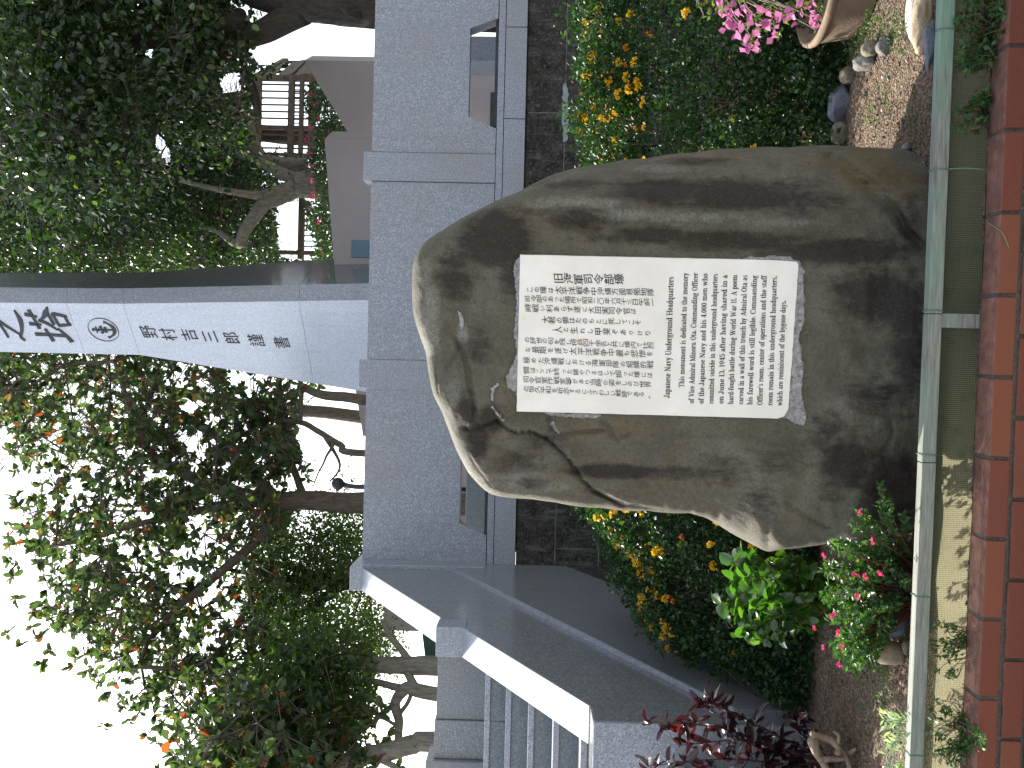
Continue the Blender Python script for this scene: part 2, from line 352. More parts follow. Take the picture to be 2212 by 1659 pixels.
# ---- granite wall
YW = 9.65
z_top = mean([(814, 0), (804, 328), (800, 390), (794, 553), (792, 776), (790, 836), (786.6, 1106), (785.6, 1217)], YW, 2)
z_pb = mean([(1080, 0), (1070, 335), (1051, 1217)], YW, 2); z_bt = mean([(1095, 0), (1085, 390), (1064, 1230)], YW, 2); z_bb = mean([(1141, 0), (1133, 395), (1111, 1230)], YW, 2)
X = lambda x, y, Y=YW: float(atY(x, y, Y)[0]); Zf = lambda x, y, Y=YW: float(atY(x, y, Y)[2])
xr = 4.6; p1 = (X(930, 393), X(930, 331)); p2 = (X(850, 836 + 3), X(850, 776 + 2)); xl = X(900, 1222); z_end = Zf(767, 1222)
gw = empty('granite_wall', (0, YW, z_bb)); tag(gw, 'long grey granite wall with raised pilasters and window openings', 'wall')
T_ = .2
def panel(x0, x1, op=None):
    m = MB(); zb = z_pb + .007
    if op is None: m.box((x0, YW, zb), (x1, YW + T_, z_top))
    else:
        (tl, tr, bl, br, zo) = op
        m.prism([(x0, YW, zb), (bl, YW, zb), (tl, YW, zo), (tl, YW, z_top), (x0, YW, z_top)], (0, T_, 0))
        m.prism([(tl, YW, zo), (tr, YW, zo), (tr, YW, z_top), (tl, YW, z_top)], (0, T_, 0))
        m.prism([(br, YW, zb), (x1, YW, zb), (x1, YW, z_top), (tr, YW, z_top), (tr, YW, zo)], (0, T_, 0))
    m.build('panel', GR, gw)
zoR = Zf(1014, 150); opR = (X(1013, 252), X(1017, 61), X(1072, 278), X(1080, 39), zoR)
zoL = Zf(992, 1131); wo = opR[1] - opR[0]; ex = (opR[3] - opR[2] - wo) / 2
tlL = X(991, 1131); opL = (tlL, tlL + wo, tlL - ex, tlL + wo + ex, zoL)
gap = .006
panel(p1[1] + gap, xr, opR); panel(p2[1] + gap, p1[0] - gap); panel(xl + .02, p2[0] - gap, opL)
for (a, b), zt in ((p1, Zf(785.6, 360)), (p2, Zf(775.6, 806))):
    MB().box((a, YW - .018, z_pb), (b, YW + T_ + .02, zt)).build('pilaster', GR, gw, bevel=.006)
# plinth course and base blocks
MB().box((xl, YW - .02, z_bt), (xr, YW + T_ + .05, z_pb - .002)).build('plinth', GR, gw, bevel=.004)
bx = [xl]; x0 = X(1118, 260); st = X(1118, 63) - x0
k = math.floor((xl - x0) / st); edges = [xl] + [x0 + i * st for i in range(k + 1, 9) if xl + .1 < x0 + i * st < xr] + [xr]
for a, b in zip(edges[:-1], edges[1:]):
    MB().box((a + .003, YW - .06, z_bb), (b - .003, YW + T_ + .1, z_bt - .007)).build('base_block', GR, gw, bevel=.004)

MB().box((xl + .03, YW + .03, z_bb + .05), (xr, YW + T_ - .03, z_pb + .03)).build('joint_core', plain('joint_dark', (.05, .05, .052), .9), gw)
# ---- board-marked concrete below it
cc = M('weathered_concrete', .95, .15); a = cc.noise(1.9, 6, .75, stretch=(1, 1, 1)); b = cc.noise(8, 7, .82); c = cc.noise(34, 5, .78); d = cc.noise(7, 5, .7, stretch=(3, 1, .5))
col = cc.ramp(b, [(.34, (.013, .012, .010)), (.5, (.036, .034, .029)), (.6, (.066, .062, .054)), (.78, (.15, .143, .128))]); col = cc.mix(cc.ramp(c, [(.53, 0), (.70, .8)]), col, (.21, .205, .185))
col = cc.mix(cc.ramp(a, [(.46, 0), (.70, .55)]), col, (.075, .071, .062)); col = cc.mix(cc.ramp(d, [(.53, 0), (.72, .6)]), col, (.17, .168, .158))
sp = cc.n('ShaderNodeSeparateXYZ'); cc.l(cc.tc.outputs['Object'], sp.inputs[0])
cc.col(col); cc.bump(b, .5, .02); CONC = cc.m
cw = empty('concrete_wall', (0, YW, 0)); tag(cw, 'dark weathered concrete wall with board joints under the granite wall', 'wall')
zj = [z_bb - .003, mean([(1224, 100), (1197, 1236)], YW, 2), mean([(1319, 100), (1290, 1290)], YW, 2), .35, -.3]
for i, (za, zb) in enumerate(zip(zj[:-1], zj[1:])):
    vx = {0: [X(1180, 245)], 1: [X(1270, 25)], 2: [X(1340, 218)], 3: []}[i] + [X(1180, 245) - 1.8 * k - (.6 * i) for k in (1, 2)]
    vx = sorted([xl - .3, xr] + [v_ for v_ in vx if xl < v_ < xr])
    for a, b in zip(vx[:-1], vx[1:]):
        MB().box((a + .005, YW - .03 + rng.normal(0, .002), zb + .007), (b - .005, YW + .3, za - .004)).build('slab', CONC, cw, bevel=.006)
MB().box((xl - .3, YW - .024, -.3), (xr, YW + .28, z_bb - .02)).build('core', plain('joint_light', (.15, .147, .137), .95, .7, 11), cw)
pm = M('lime_patch', .9, .2); pm.col(pm.ramp(pm.noise(30, 4), [(.3, (.22, .25, .25)), (.7, (.36, .39, .39))]))
pts = []
for yy in np.linspace(180, 306, 22): pts.append((1224 - 5 - 4 * rng.random() - 3 * math.sin((yy - 180) / 126 * math.pi), yy))
for yy in np.linspace(306, 180, 22): pts.append((1224 - 2 + 5 * rng.random() + 4 * math.sin((yy - 180) / 126 * math.pi), yy))
MB().prism([(p[0], YW - .038, p[2]) for p in (atY(x, y, YW - .038) for x, y in pts)], (0, .012, 0)).build('lime_patch', pm.m, cw)

# ---- stair parapet
XP = float(atY(1284, 1559, 5.25)[0]); Pp = np.array([XP, 0, 0]); NX = (1, 0, 0)
def sp_(x, y, dx=0.0): q = onplane(x, y, (XP + dx, 0, 0), NX); return q
PW = .205
s1a = sp_(784, 1227); s1b = sp_(955, 1334); q2 = sp_(946, 1351); s2a = sp_(1000, 1358); s2b = sp_(1277, 1526); q1 = sp_(1284, 1559)
YF = min(s1a[1], YW - .03)
s1a[1] = YF
z2 = (s1b[2] + q2[2]) / 2; z1 = (s2b[2] + q1[2]) / 2; Y2 = (q2[1] + s2a[1]) / 2
par = empty('stair_parapet', (XP - .1, q1[1], 0)); tag(par, 'stepped granite parapet with sloping tops running down beside the stairs', 'parapet')
yz = [(s1a[1], s1a[2]), (s1b[1], z2), (Y2, z2), (Y2, s2a[2]), (s2b[1], z1), (q1[1], z1), (q1[1], -.1), (s1a[1], -.1)]
MB().prism([(XP, y, z) for y, z in yz], (-PW, 0, 0)).build('body', GR_P, par, bevel=.004)
# granite caps
def cap(a, b, t=.028, name='sloped_cap'):
    a = np.array(a); b = np.array(b)
    MB().prism([(XP + .004, a[0], a[1]), (XP + .004, b[0], b[1]), (XP + .004, b[0], b[1] + t), (XP + .004, a[0], a[1] + t)], (-PW - .008, 0, 0)).build(name, GR, par, bevel=.003)
cap((s1a[1], s1a[2]), (s1b[1] + .002, z2), .012); cap((Y2 - .003, s2a[2]), (s2b[1], z1), .012)
# pier fronts
MB().box((XP + .006, Y2 - .022, s2a[2] - .02), (XP - PW - .006, Y2 + .20, z2 + .012)).build('pier_block', GR, par, bevel=.004)
MB().box((XP + .003, q1[1] - .02, -.1), (XP - PW - .12, q1[1] + .012, z1 + .004)).build('newel_face', GR, par, bevel=.004)
MB().box((XP - .002, q1[1] + .012, -.1), (XP - PW - .12, s2b[1] + .02, z1 + .006)).build('newel', GR_P, par, bevel=.004)
ze = z_end; MB().prism([(XP + .035, YF, z_pb), (XP + .035, YF, ze - .02), (XP, YF, ze), (XP - PW - .01, YF, ze), (XP - PW - .01, YF, z_pb)], (0, YW + T_ + .04 - YF, 0)).build('end_pilaster', GR, par, bevel=.006)
# proud lower cladding with a ledge that follows the slope
l0 = sp_(982, 1228, .03); l1 = sp_(1247, 1361, .03); l2 = sp_(1474, 1473, .03); l3 = sp_(1612, 1533, .03)
sl_ = (l2[2] - l0[2]) / (l2[1] - l0[1]); yA = YW - .065; yB = l3[1]
zA = l0[2] + sl_ * (yA - l0[1]); zB = l0[2] + sl_ * (yB - l0[1])
zc = Zf(1220, 1254); zc0 = zc
yC = yA - (zc0 + .1) / sl_
MB().prism([(XP + .03, yA, zA), (XP + .03, yB, zB), (XP + .03, yB, -.1), (XP + .03, max(yC, yB + .1), -.1), (XP + .03, yA, zc0)], (-.035, 0, 0)).build('cladding', GR_P, par, bevel=.002)
MB().prism([(XP + .034, yA, zA + .001), (XP + .034, yB, zB + .001), (XP + .034, yB, zB + .022), (XP + .034, yA, zA + .022)], (-.045, 0, 0)).build('ledge', GR, par, bevel=.002)
MB().prism([(XP + .028, yA, zc0 - .004), (XP + .028, max(yC, yB + .1), -.1), (XP + .028, yA, -.1)], (-.03, 0, 0)).build('footing', CONC, par)

# ---- stairs
stp = empty('staircase', (XP - 1.6, 6.5, 0)); tag(stp, 'grey granite steps climbing behind the sloping parapet', 'staircase')
xs1 = XP - PW - .002; xs0 = xs1 - 4.0
band = [(1047 + 4, 1440), (1090 + 6, 1490), (1148, 1540), (1203, 1590), (1259 + 4, 1640)]
yT, zT = 7.15, float(atY(1049, 1450, 7.15)[2]); tr_, ri = .31, .155
for i in range(11):
    y0 = yT - tr_ * i; z0 = zT - ri * i
    if z0 < .02: break
    wtr = .9
    nseg = 5
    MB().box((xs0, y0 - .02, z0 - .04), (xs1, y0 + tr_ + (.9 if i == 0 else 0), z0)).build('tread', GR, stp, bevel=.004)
    r_ = MB(); sx0 = -.15 * i
    xsg = [xs1] + [xs1 - .45 - 1.15 * k - (.28 * i) % 1.15 for k in range(4)] + [xs0]
    xsg = [v_ for v_ in xsg if v_ >= xs0]
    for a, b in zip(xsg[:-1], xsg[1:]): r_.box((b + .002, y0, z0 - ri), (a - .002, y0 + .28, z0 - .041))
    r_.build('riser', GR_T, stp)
fw = empty('landing_wall', (XP - 1.5, 8.3, 0)); tag(fw, 'low granite wall with a pilaster standing behind the stair landing', 'wall')
YL = 8.3; zl = Zf(944, 1480, YL); xa, xb, xc, xd = X(1000, 1415, YL), X(1000, 1555, YL), X(1000, 1638, YL), X(1000, 1638, YL) - 2.5
MB().box((xb + .004, YL, 0), (xa + .3, YL + .2, zl)).build('panel', GR_P, fw)
MB().box((xc + .004, YL - .03, 0), (xb, YL + .23, Zf(938, 1600, YL))).build('pilaster', GR_P, fw, bevel=.004)
MB().box((xd, YL - .09, 0), (xc, YL + .26, Zf(921, 1650, YL))).build('pier', GR_P, fw, bevel=.004)

# ---- terrace behind the granite wall (seen through the openings)
tz = z_pb - .05
MB_ = MB().box((XP + .1, YW + .25, 0), (4.6, 24, tz)); tag(MB_.build('terrace', plain('terrace_paving', (.34, .37, .38), .8, .15, 2)), kind='structure')

# ---- mauve plaster building behind
mv = M('mauve_plaster', .92, .2); mv.col(mv.ramp(mv.noise(1.5, 5, .6), [(.3, (.34, .305, .31)), (.7, (.38, .345, .35))])); mv.bump(mv.noise(180, 3), .15, .003); MAUVE = mv.m
BLUE = plain('blue_door_paint', (.10, .20, .28), .5, .1, 3)
DARK = plain('dark_doorway', (.03, .036, .04), .6, .2)
mb = empty('mauve_annex', (2.5, 14.2, 0)); tag(mb, 'mauve plastered stair building with slanting parapet behind the granite wall', 'building')
Y1 = 14.6; A = [atY(*p, Y1) for p in ((657, 130), (762, 303), (900, 303), (900, 130))]
A[2][2] = A[3][2] = 0
MB().prism([A[0], A[1], (A[1][0], Y1, 0), (A[0][0], Y1, 0)], (0, .25, 0)).build('slanting_wall', MAUVE, mb)
ee = atY(660, 77, Y1 - .0); MB().prism([A[0], (A[0][0], Y1, 0), (ee[0], Y1 + 0.9, 0), (ee[0], Y1 + .9, ee[2] + .1)], (.05, .25, 0)).build('end_wall', MAUVE, mb)
Y2_ = 13.6; B = [atY(*p, Y2_) for p in ((701, 279 + 22), (727, 557))]; xe = X(740, 620, Y2_)
MB().prism([B[0], (xe, Y2_, B[1][2]), (xe, Y2_, 0), (B[0][0], Y2_, 0)], (0, .5, 0)).build('front_wall', MAUVE, mb)
c_ = atY(704, 279, Y2_ + .35); MB().prism([(B[0][0] + .001, Y2_ + .002, B[0][2]), (c_[0], Y2_ + .5, B[0][2]), (c_[0], Y2_ + .5, 0), (B[0][0] + .001, Y2_ + .002, 0)], (.01, .01, 0)).build('return_wall', MAUVE, mb)
d0, d1 = atY(760, 519, Y2_), atY(762, 556, Y2_)
MB().box((d1[0], Y2_ - .02, tz), (d0[0], Y2_ + .02, d0[2])).build('door', BLUE, mb, bevel=.004)
d0, d1 = atY(1060, 200, Y1), atY(1060, 282, Y1)
MB().box((d1[0], Y1 - .02, tz), (d0[0], Y1 + .02, d0[2])).build('doorway', DARK, mb)
# block seen through the right opening
o2 = MB().box((X(1040, 133, 11), 11, tz), (X(1040, 78, 11), 11.5, tz + .95)); tag(o2.build('granite_post', GR, bevel=.01), 'grey granite post on the terrace seen through the right wall opening', 'post')
o3 = MB().box((X(1040, 1152, 11.2), 11.2, tz), (X(1030, 1000, 11.2), 11.9, Zf(1006, 1080, 11.2))); tag(o3.build('granite_bench', GR_T, bevel=.01), 'pale granite bench slab on the terrace seen through the left wall opening', 'bench')
mw = MB().box((X(1000, 1160, 17), 17, 0), (X(1000, 980, 17), 17.3, Zf(985, 1080, 17))); tag(mw.build('mauve_screen_wall', MAUVE, bevel=.01), 'mauve plaster wall seen through the opening left of the boulder', 'wall')
# left background plaster pieces
lw = MB(); Yb = 15.5; q = [atY(*p, Yb) for p in ((826, 1290), (834, 1362), (960, 1362), (960, 1290))]; lw.prism([q[0], q[1], (q[1][0], Yb, 0), (q[0][0], Yb, 0)], (0, .4, 0))
tag(lw.build('mauve_end_wall', MAUVE), 'small mauve wall end showing above the far parapet slope', 'wall')
lw = MB(); q = [atY(*p, 16.0) for p in ((766, 830), (784, 942))]; lw.prism([q[0], q[1], (q[1][0], 16, 0), (q[0][0], 16, 0)], (0, .4, 0))
tag(lw.build('mauve_low_wall', MAUVE), 'low mauve wall with slanting top just left of the tower foot', 'wall')
aw = MB(); q = [atY(*p, 14.) for p in ((911, 1363), (918, 1420), (940, 1420), (940, 1363))]; aw.prism(q, (0, .6, 0)); 
for t in (.15, .85): 
    p = q[3] * (1 - t) + q[2] * t; aw.box((p[0] - .03, 14.1, 0), (p[0] + .03, 14.16, p[2]))
tag(aw.build('notice_board', plain('dark_green_board', (.03, .07, .06), .5)), 'dark green board behind the parapet among bare branches', 'board')

# ---- memorial tower: three-sided prism with cut corners
YT = 12.6
def ring(zref, right, cr, cl, left):
    z = float(atY(*zref, YT)[2]); return [atZ(*p, z) for p in (right, cr, cl, left)]
rA = ring((144, 86 + 533), (209, 587), (145.5, 553 + 69), (142, 553 + 102), (183.5, 553 + 211))
rB = ring((267, 553 + 70), (324, 586.5), (267.5, 553 + 70), (265, 553 + 103), (301.5, 553 + 213.5))
rC = ring((646.5, 553 + 62), (681, 553 + 23.5), (646.5, 553 + 62), (645.5, 553 + 97.5), (677, 553 + 275))
def ext(ra, rb, z):  # extrapolate ring along the edges to height z
    return [a + (b - a) * ((z - a[2]) / (b[2] - a[2])) for a, b in zip(ra, rb)]
def third(r):        # rear corner, cut too: from the three visible edges
    R, cr, cl, L = r; dl = nrm(L - cl); dr = nrm(R - cr); w = np.linalg.norm(L - cl)
    cut = np.linalg.norm(cr - cl); Rr = cr + dr * w
    dl2 = nrm(L - Rr)
    L2 = L + np.array([-dl[1], dl[0], 0]) * -0 + nrm(Rr - L) * 0
    bl = L + nrm((Rr - L) + (L - cl) * .55) * cut; br = Rr + nrm((L - Rr) + (Rr - cr) * .55) * cut
    return [cr, cl, L, bl, br, Rr]
rings = [ext(rB, rC, -.0), rC, rB, rA, ext(rB, rA, rA[0][2] + 7.0)]
# keep the shaft above the kink as the photo shows it: parallel edges
sh = rA[1] - rB[1]
full = [third(r) for r in rings]
tw = empty('memorial_tower', (full[0][0] + full[0][3]) / 2); tag(tw, 'tall pale granite memorial tower with carved characters rising behind the wall', 'memorial tower')
for i in range(len(full) - 1):
    a, b = full[i], full[i + 1]; V = list(a) + list(b); F = []; mi = []
    for k in range(6):
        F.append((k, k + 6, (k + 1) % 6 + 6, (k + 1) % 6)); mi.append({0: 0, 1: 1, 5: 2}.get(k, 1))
    F += [tuple(range(6)), tuple(range(11, 5, -1))]; mi += [1, 1]
    V = np.array(V); ctr = V.mean(0); V[6:, 2] -= .004
    o = raw('shaft_block', V, F, [GR, GR_SKYLIT, GR_SHADED], tw, mi=mi)  # same granite in painted tones: skylit left, middle corner, shaded right
    bm = bmesh.new(); bm.from_mesh(o.data); bmesh.ops.recalc_face_normals(bm, faces=bm.faces); bm.to_mesh(o.data); bm.free()
INK = plain('carved_ink', (.035, .04, .048), .6, .3)
def face_frame(a, b, c):
    """a,b along bottom edge (left,right), c above: origin a"""
    u = nrm(np.asarray(b) - a); w = np.asarray(c) - a; n = nrm(np.cross(u, w)); v = np.cross(n, u); return np.asarray(a), u, v, n
def txt2d(s, size=1.0, bold=0.0):
    cu = bpy.data.curves.new('t', 'FONT'); cu.body = s; cu.size = size; cu.offset = bold; cu.resolution_u = 3; cu.align_x = 'CENTER'
    o = bpy.data.objects.new('t', cu); COL.objects.link(o); dg = bpy.context.evaluated_depsgraph_get(); dg.update()
    me = bpy.data.meshes.new_from_object(o.evaluated_get(dg)); V = np.array([v_.co[:] for v_ in me.vertices]).reshape(-1, 3); F = [tuple(p.vertices) for p in me.polygons]
    bpy.data.objects.remove(o); bpy.data.curves.remove(cu); bpy.data.meshes.remove(me); return V[:, :2].copy(), F
def stroke2d(pts, w):
    P = smoothpath([(p[0], p[1], 0) for p in pts], 5)[:, :2]; m = len(P); w = np.interp(np.linspace(0, 1, m), np.linspace(0, 1, len(w)), w)
    T = nrm(np.gradient(P, axis=0)); N = np.stack([-T[:, 1], T[:, 0]], 1)
    V = np.vstack([P + N * w[:, None] / 2, P - N * w[:, None] / 2]); F = [(i, i + 1, m + i + 1, m + i) for i in range(m - 1)]; return V, F
class Glyphs:
    def __init__(s): s.V = []; s.F = []
    def put(s, V2, F, org, u, v, n, lift):
        b = len(s.V); s.V += [org + u * p[0] + v * p[1] + n * lift for p in V2]; s.F += [tuple(b + i for i in f) for f in F]
    def build(s, name, m, parent):
        o = raw(name, s.V, s.F, m, parent)
        so_ = o.modifiers.new('relief', 'SOLIDIFY'); so_.thickness = s.th if hasattr(s, 'th') else .002; so_.offset = 0; return o
cB, lB, cA, lA, cC, lC = rB[2], rB[3], rA[2], rA[3], rC[2], rC[3]
# upper face (shaft), lower face (flare)
oU, uU, vU, nU = face_frame(lB, cB, lA); oD, uD, vD, nD = face_frame(lC, cC, lB)
def on_face(x, y, fr):
    p = onplane(x, y, fr[0], fr[3]); return p
def csz(x, y, fr, hpx):   # size on the face of a vertical extent in px
    a = on_face(x - hpx / 2, y, fr); b = on_face(x + hpx / 2, y, fr); return float(abs((a - b) @ fr[2]))
fu = (oU, uU, vU, nU); fd = (oD, uD, vD, nD)
sgn = lambda fr: 1 if fr[3][1] < 0 else -1
for ch, cx, cy in zip('野村吉三郎謹書', (965, 1090, 1225, 1360, 1500, 1660, 1825), (490, 507, 510, 521, 530, 545, 560)):
    gl = Glyphs(); gl.th = .012; p = on_face(cx / 3, 553 + cy / 3, fd); s_ = csz(cx / 3, 553 + cy / 3, fd, 108 / 3)
    V2, F2 = txt2d(ch, 1, -.012); lo, hi = V2.min(0), V2.max(0); ctr = (lo + hi) / 2; V2 = (V2 - ctr) * s_ / 1.0 * 1.02
    V2[:, 1] += V2[:, 0] * .12
    gl.put(V2, F2, p, uD, vD, nD, .004 * sgn(fd)); gl.build('carved_character', INK, tw)
TOU = [([(.02, .60), (.42, .68)], [.09, .07, .06]), ([(.24, .98), (.23, .6), (.2, .22)], [.10, .08, .08]), ([(.0, .14), (.2, .22), (.44, .36)], [.11, .08, .04]),
       ([(.42, .82), (.7, .85), (1.02, .90)], [.08, .06, .08]), ([(.58, 1.02), (.56, .88), (.55, .74)], [.10, .07, .06]), ([(.88, 1.04), (.84, .9), (.8, .76)], [.10, .08, .05]),
       ([(.70, .76), (.58, .56), (.38, .38)], [.08, .08, .03]), ([(.68, .74), (.85, .56), (1.12, .42)], [.04, .09, .15, .03]), ([(.56, .42), (.9, .47)], [.07, .06]),
       ([(.54, .32), (.55, .15), (.58, .0)], [.09, .07, .07]), ([(.54, .31), (.78, .34), (.90, .35), (.87, .18), (.82, .03)], [.06, .06, .09, .08, .07]), ([(.58, .05), (.84, .08)], [.06, .06])]
NO = [([(.42, 1.12), (.52, 1.0), (.58, .92)], [.06, .12, .08]), ([(.12, .70), (.45, .76), (.74, .86), (.5, .58), (.2, .22)], [.06, .07, .10, .08, .04]),
      ([(.02, .16), (.16, .26), (.4, .12), (.72, .04), (1.05, .10)], [.05, .09, .10, .15, .04])]
for strokes, cx, cy, hp, wd in ((TOU, 335, 455, 262, 200), (NO, 62, 455, 190, 190)):
    g2 = Glyphs(); g2.th = .02; p = on_face(cx / 3, 553 + cy / 3, fu); s_ = csz(cx / 3, 553 + cy / 3, fu, hp / 3); wu = float(abs((on_face(cx / 3, 553 + (cy - wd / 2) / 3, fu) - on_face(cx / 3, 553 + (cy + wd / 2) / 3, fu)) @ uU))
    for q_, w_ in strokes:
        V2, F2 = stroke2d(q_, w_); V2 = (V2 - .5) * np.array([wu, s_]); g2.put(V2, F2, p, uU, vU, nU, .005 * sgn(fu))
    g2.build('carved_character', INK, tw)
g3 = Glyphs(); g3.th = .012; p = on_face(670 / 3, 553 + 477 / 3, fu); R0 = csz(670 / 3, 553 + 477 / 3, fu, 190 / 3) / 2
def arc(cx, cy, r, a0, a1, w, n=40):
    A = np.linspace(rad(a0), rad(a1), n); w = np.interp(np.linspace(0, 1, n), np.linspace(0, 1, len(w)), w)
    V2 = np.vstack([np.stack([cx + (r + w / 2) * np.cos(A), cy + (r + w / 2) * np.sin(A)], 1), np.stack([cx + (r - w / 2) * np.cos(A), cy + (r - w / 2) * np.sin(A)], 1)])
    return V2, [(i, i + 1, n + i + 1, n + i) for i in range(n - 1)]
emb = [arc(0, 0, 1, 0, 360, [.024], 64), arc(0, .66, .09, 0, 360, [.06], 24), arc(0, -.12, .62, 195, 345, [.05, .2, .28, .2, .05]),
       stroke2d([(0, .58), (0, -.7)], [.10, .12]), stroke2d([(-.28, .46), (.28, .46)], [.07, .07]), stroke2d([(-.68, -.18), (-.6, -.42)], [.22, .05]), stroke2d([(.68, -.18), (.6, -.42)], [.22, .05]),
       stroke2d([(-.12, .3), (.15, .12), (-.12, -.02), (.14, -.2)], [.05, .06, .06, .05])]
for k in range(5):
    a = math.pi / 2 + k * 2 * math.pi / 5; pt = lambda r, b: (r * math.cos(a + b), r * math.sin(a + b) + .05)
    emb.append((np.array([pt(.30, -.42), pt(.36, -.06), pt(.30, 0), pt(.36, .06), pt(.30, .42), pt(.05, 0)]), [(0, 1, 2, 5), (5, 2, 3, 4)]))
for V2, F2 in emb: g3.put(np.asarray(V2) * R0, F2, p, uU, vU, nU, .004 * sgn(fu))
g3.build('anchor_emblem', INK, tw)

# ---- wooden lookout behind the hedge
WD = plain('weathered_wood', (.13, .105, .085), .85, .35, 12, .3, 40, stretch=(1, 1, 1))
lk = empty('wooden_lookout', (4.5, 19, 0)); tag(lk, 'brown wooden lookout deck with slatted railings under the dark tree', 'lookout')
YK = 19.0; P = lambda x, y, Y=YK: atY(x, y, Y)
def hb(x, y0, y1, wpx, name, Yd=0.0, dd=.14):
    a, b = P(x, y0, YK + Yd), P(x, y1, YK + Yd); z = (a[2] + b[2]) / 2; h = wpx / FPX * YK
    MB().box((a[0], YK + Yd - dd / 2, z - h / 2), (b[0], YK + Yd + dd / 2, z + h / 2)).build(name, WD, lk, bevel=.006)
def vb(y, x0, x1, wpx, name, Yd=0.0):
    a, b = P(x0, y, YK + Yd), P(x1, y, YK + Yd); w = wpx / FPX * YK
    MB().box((a[0] - w / 2, YK + Yd - w / 2, b[2]), (a[0] + w / 2, YK + Yd + w / 2, a[2])).build(name, WD, lk, bevel=.004)
hb(556, 165, 340, 15, 'handrail'); hb(629, 165, 340, 12, 'middle_rail'); hb(651, 165, 340, 8, 'lower_rail'); hb(674, 165, 340, 14, 'deck_beam')
vb(168, 550, 745, 12, 'post'); vb(275, 550, 745, 9, 'post'); vb(336, 550, 745, 12, 'post')
for y in np.arange(182, 268, 14.6): vb(y, 562, 668, 3.4, 'baluster')
for y in np.arange(290, 330, 14.6): vb(y, 562, 668, 3.4, 'baluster')
for y in np.arange(186, 268, 8.0): vb(y, 634, 648, 2.4, 'baluster', .5)
# slanting side run
rs = MB(); rs.bar(P(553, 168), P(617, 132, YK + 2), .12, .12); rs.build('handrail', WD, lk); rs = MB(); rs.bar(P(660, 168), P(690, 132, YK + 2), .14, .16); rs.build('deck_beam', WD, lk)
for k in range(4):
    t = k / 3; rs = MB(); rs.bar(P(560 + 55 * t, 166 - 32 * t, YK + .1 + 1.9 * t), P(672, 166 - 32 * t, YK + .1 + 1.9 * t), .05, .05, (0, 1, 0)); rs.build('baluster', WD, lk)
for r0, r1 in ((575, 600), (610, 640), (640, 660)):
    rs = MB(); rs.bar(P(r0 + 4, 164), P(r1 + 8, 132, YK + 2), .30, .03, (0, 1, 0)); rs.build('side_board', WD, lk)
lk2 = empty('wooden_stair_rail', (3, 20, 0)); tag(lk2, 'wooden railing with thin slats and a diagonal brace left of the forked tree', 'railing')
lk_save = lk; lk = lk2
hb(651, 428, 560, 12, 'handrail'); hb(700, 428, 560, 8, 'deck_beam'); vb(545, 600, 740, 9, 'post')
for y in np.arange(440, 552, 11.5): vb(y, 655, 700, 2.8, 'baluster')
rs = MB(); rs.bar(P(661, 436, 18.9), P(712, 560, 18.9), .13, .13); rs.build('brace', WD, lk2); lk = lk_save

# ---- lamp
BLK = plain('lamp_black', (.015, .017, .02), .4, .2)
lp = empty('garden_lamp', atY(787, 1064, 11.5) * np.array([1, 1, 0])); tag(lp, 'black globe garden lamp in front of the red-leaved tree', 'lamp')
q = atY(730, 1045, 11.5); q0 = atY(787, 1052, 11.5)
MB().tube([(q0[0], 11.5, 0), (q0[0], 11.5, q0[2] + .1), (q0[0] * .7 + q[0] * .3, 11.5, q[2] - .12), (q[0], 11.5, q[2] - .06)], .028, 8).build('post', BLK, lp, True)
bm = bmesh.new(); bmesh.ops.create_uvsphere(bm, u_segments=16, v_segments=10, radius=.075, matrix=Matrix.Translation(Vector(q))); me = bpy.data.meshes.new('globe'); bm.to_mesh(me); bm.free()
for p_ in me.polygons: p_.use_smooth = True
link('globe', me, BLK, lp)

# ================================================================== MEMORIAL BOULDER
OUT = [(2080, 345), (1985, 332), (1960, 324), (1900, 320), (1850, 318), (1750, 315), (1700, 319), (1600, 321), (1500, 330), (1400, 342), (1300, 355), (1250, 362), (1200, 375), (1150, 398), (1120, 415), (1080, 430), (1040, 450), (1000, 470),
       (960, 495), (920, 520), (902, 543), (892, 568), (890, 600), (893, 680), (905, 720), (920, 760), (925, 800), (935, 850), (955, 890), (970, 930), (985, 970), (1000, 1000), (1012, 1022), (1030, 1042), (1048, 1060), (1066, 1070), (1100, 1075),
       (1150, 1078), (1200, 1085), (1300, 1097), (1400, 1103), (1490, 1108), (1525, 1118), (1550, 1132), (1580, 1152), (1610, 1168), (1640, 1184), (1658, 1193), (1680, 1188), (1700, 1186), (1750, 1180), (1800, 1172), (1900, 1162), (1985, 1148), (2080, 1140)]
RC = np.array([1500.0, 740.0])
YAW = math.tan(rad(11.7)); YP0 = 3.70; XPc = float(atY(1415, 726, YP0)[0])
def face_Y(X): return YP0 - YAW * (X - XPc)
P_N = nrm(np.array([-YAW, -1, 0.0])); P_P = np.array([XPc, YP0, 1.0])
no = 420; O = np.array(OUT + OUT[:1], float)
ang = np.unwrap(np.arctan2(O[:, 1] - RC[1], O[:, 0] - RC[0])); radl = np.hypot(O[:, 0] - RC[0], O[:, 1] - RC[1])
if ang[-1] < ang[0]: ang = ang[::-1]; radl = radl[::-1]
TH = np.linspace(ang[0], ang[-1], no, endpoint=False); RR = np.interp(TH, ang, radl)
k_ = np.array([.25, .5, .25]); RR = np.convolve(np.r_[RR[-1], RR, RR[0]], k_, 'valid')
rs_ = np.concatenate([np.linspace(0.02, .86, 140), 1 - .14 * (1 - np.linspace(0, 1, 90)[1:]) ** 2.8])
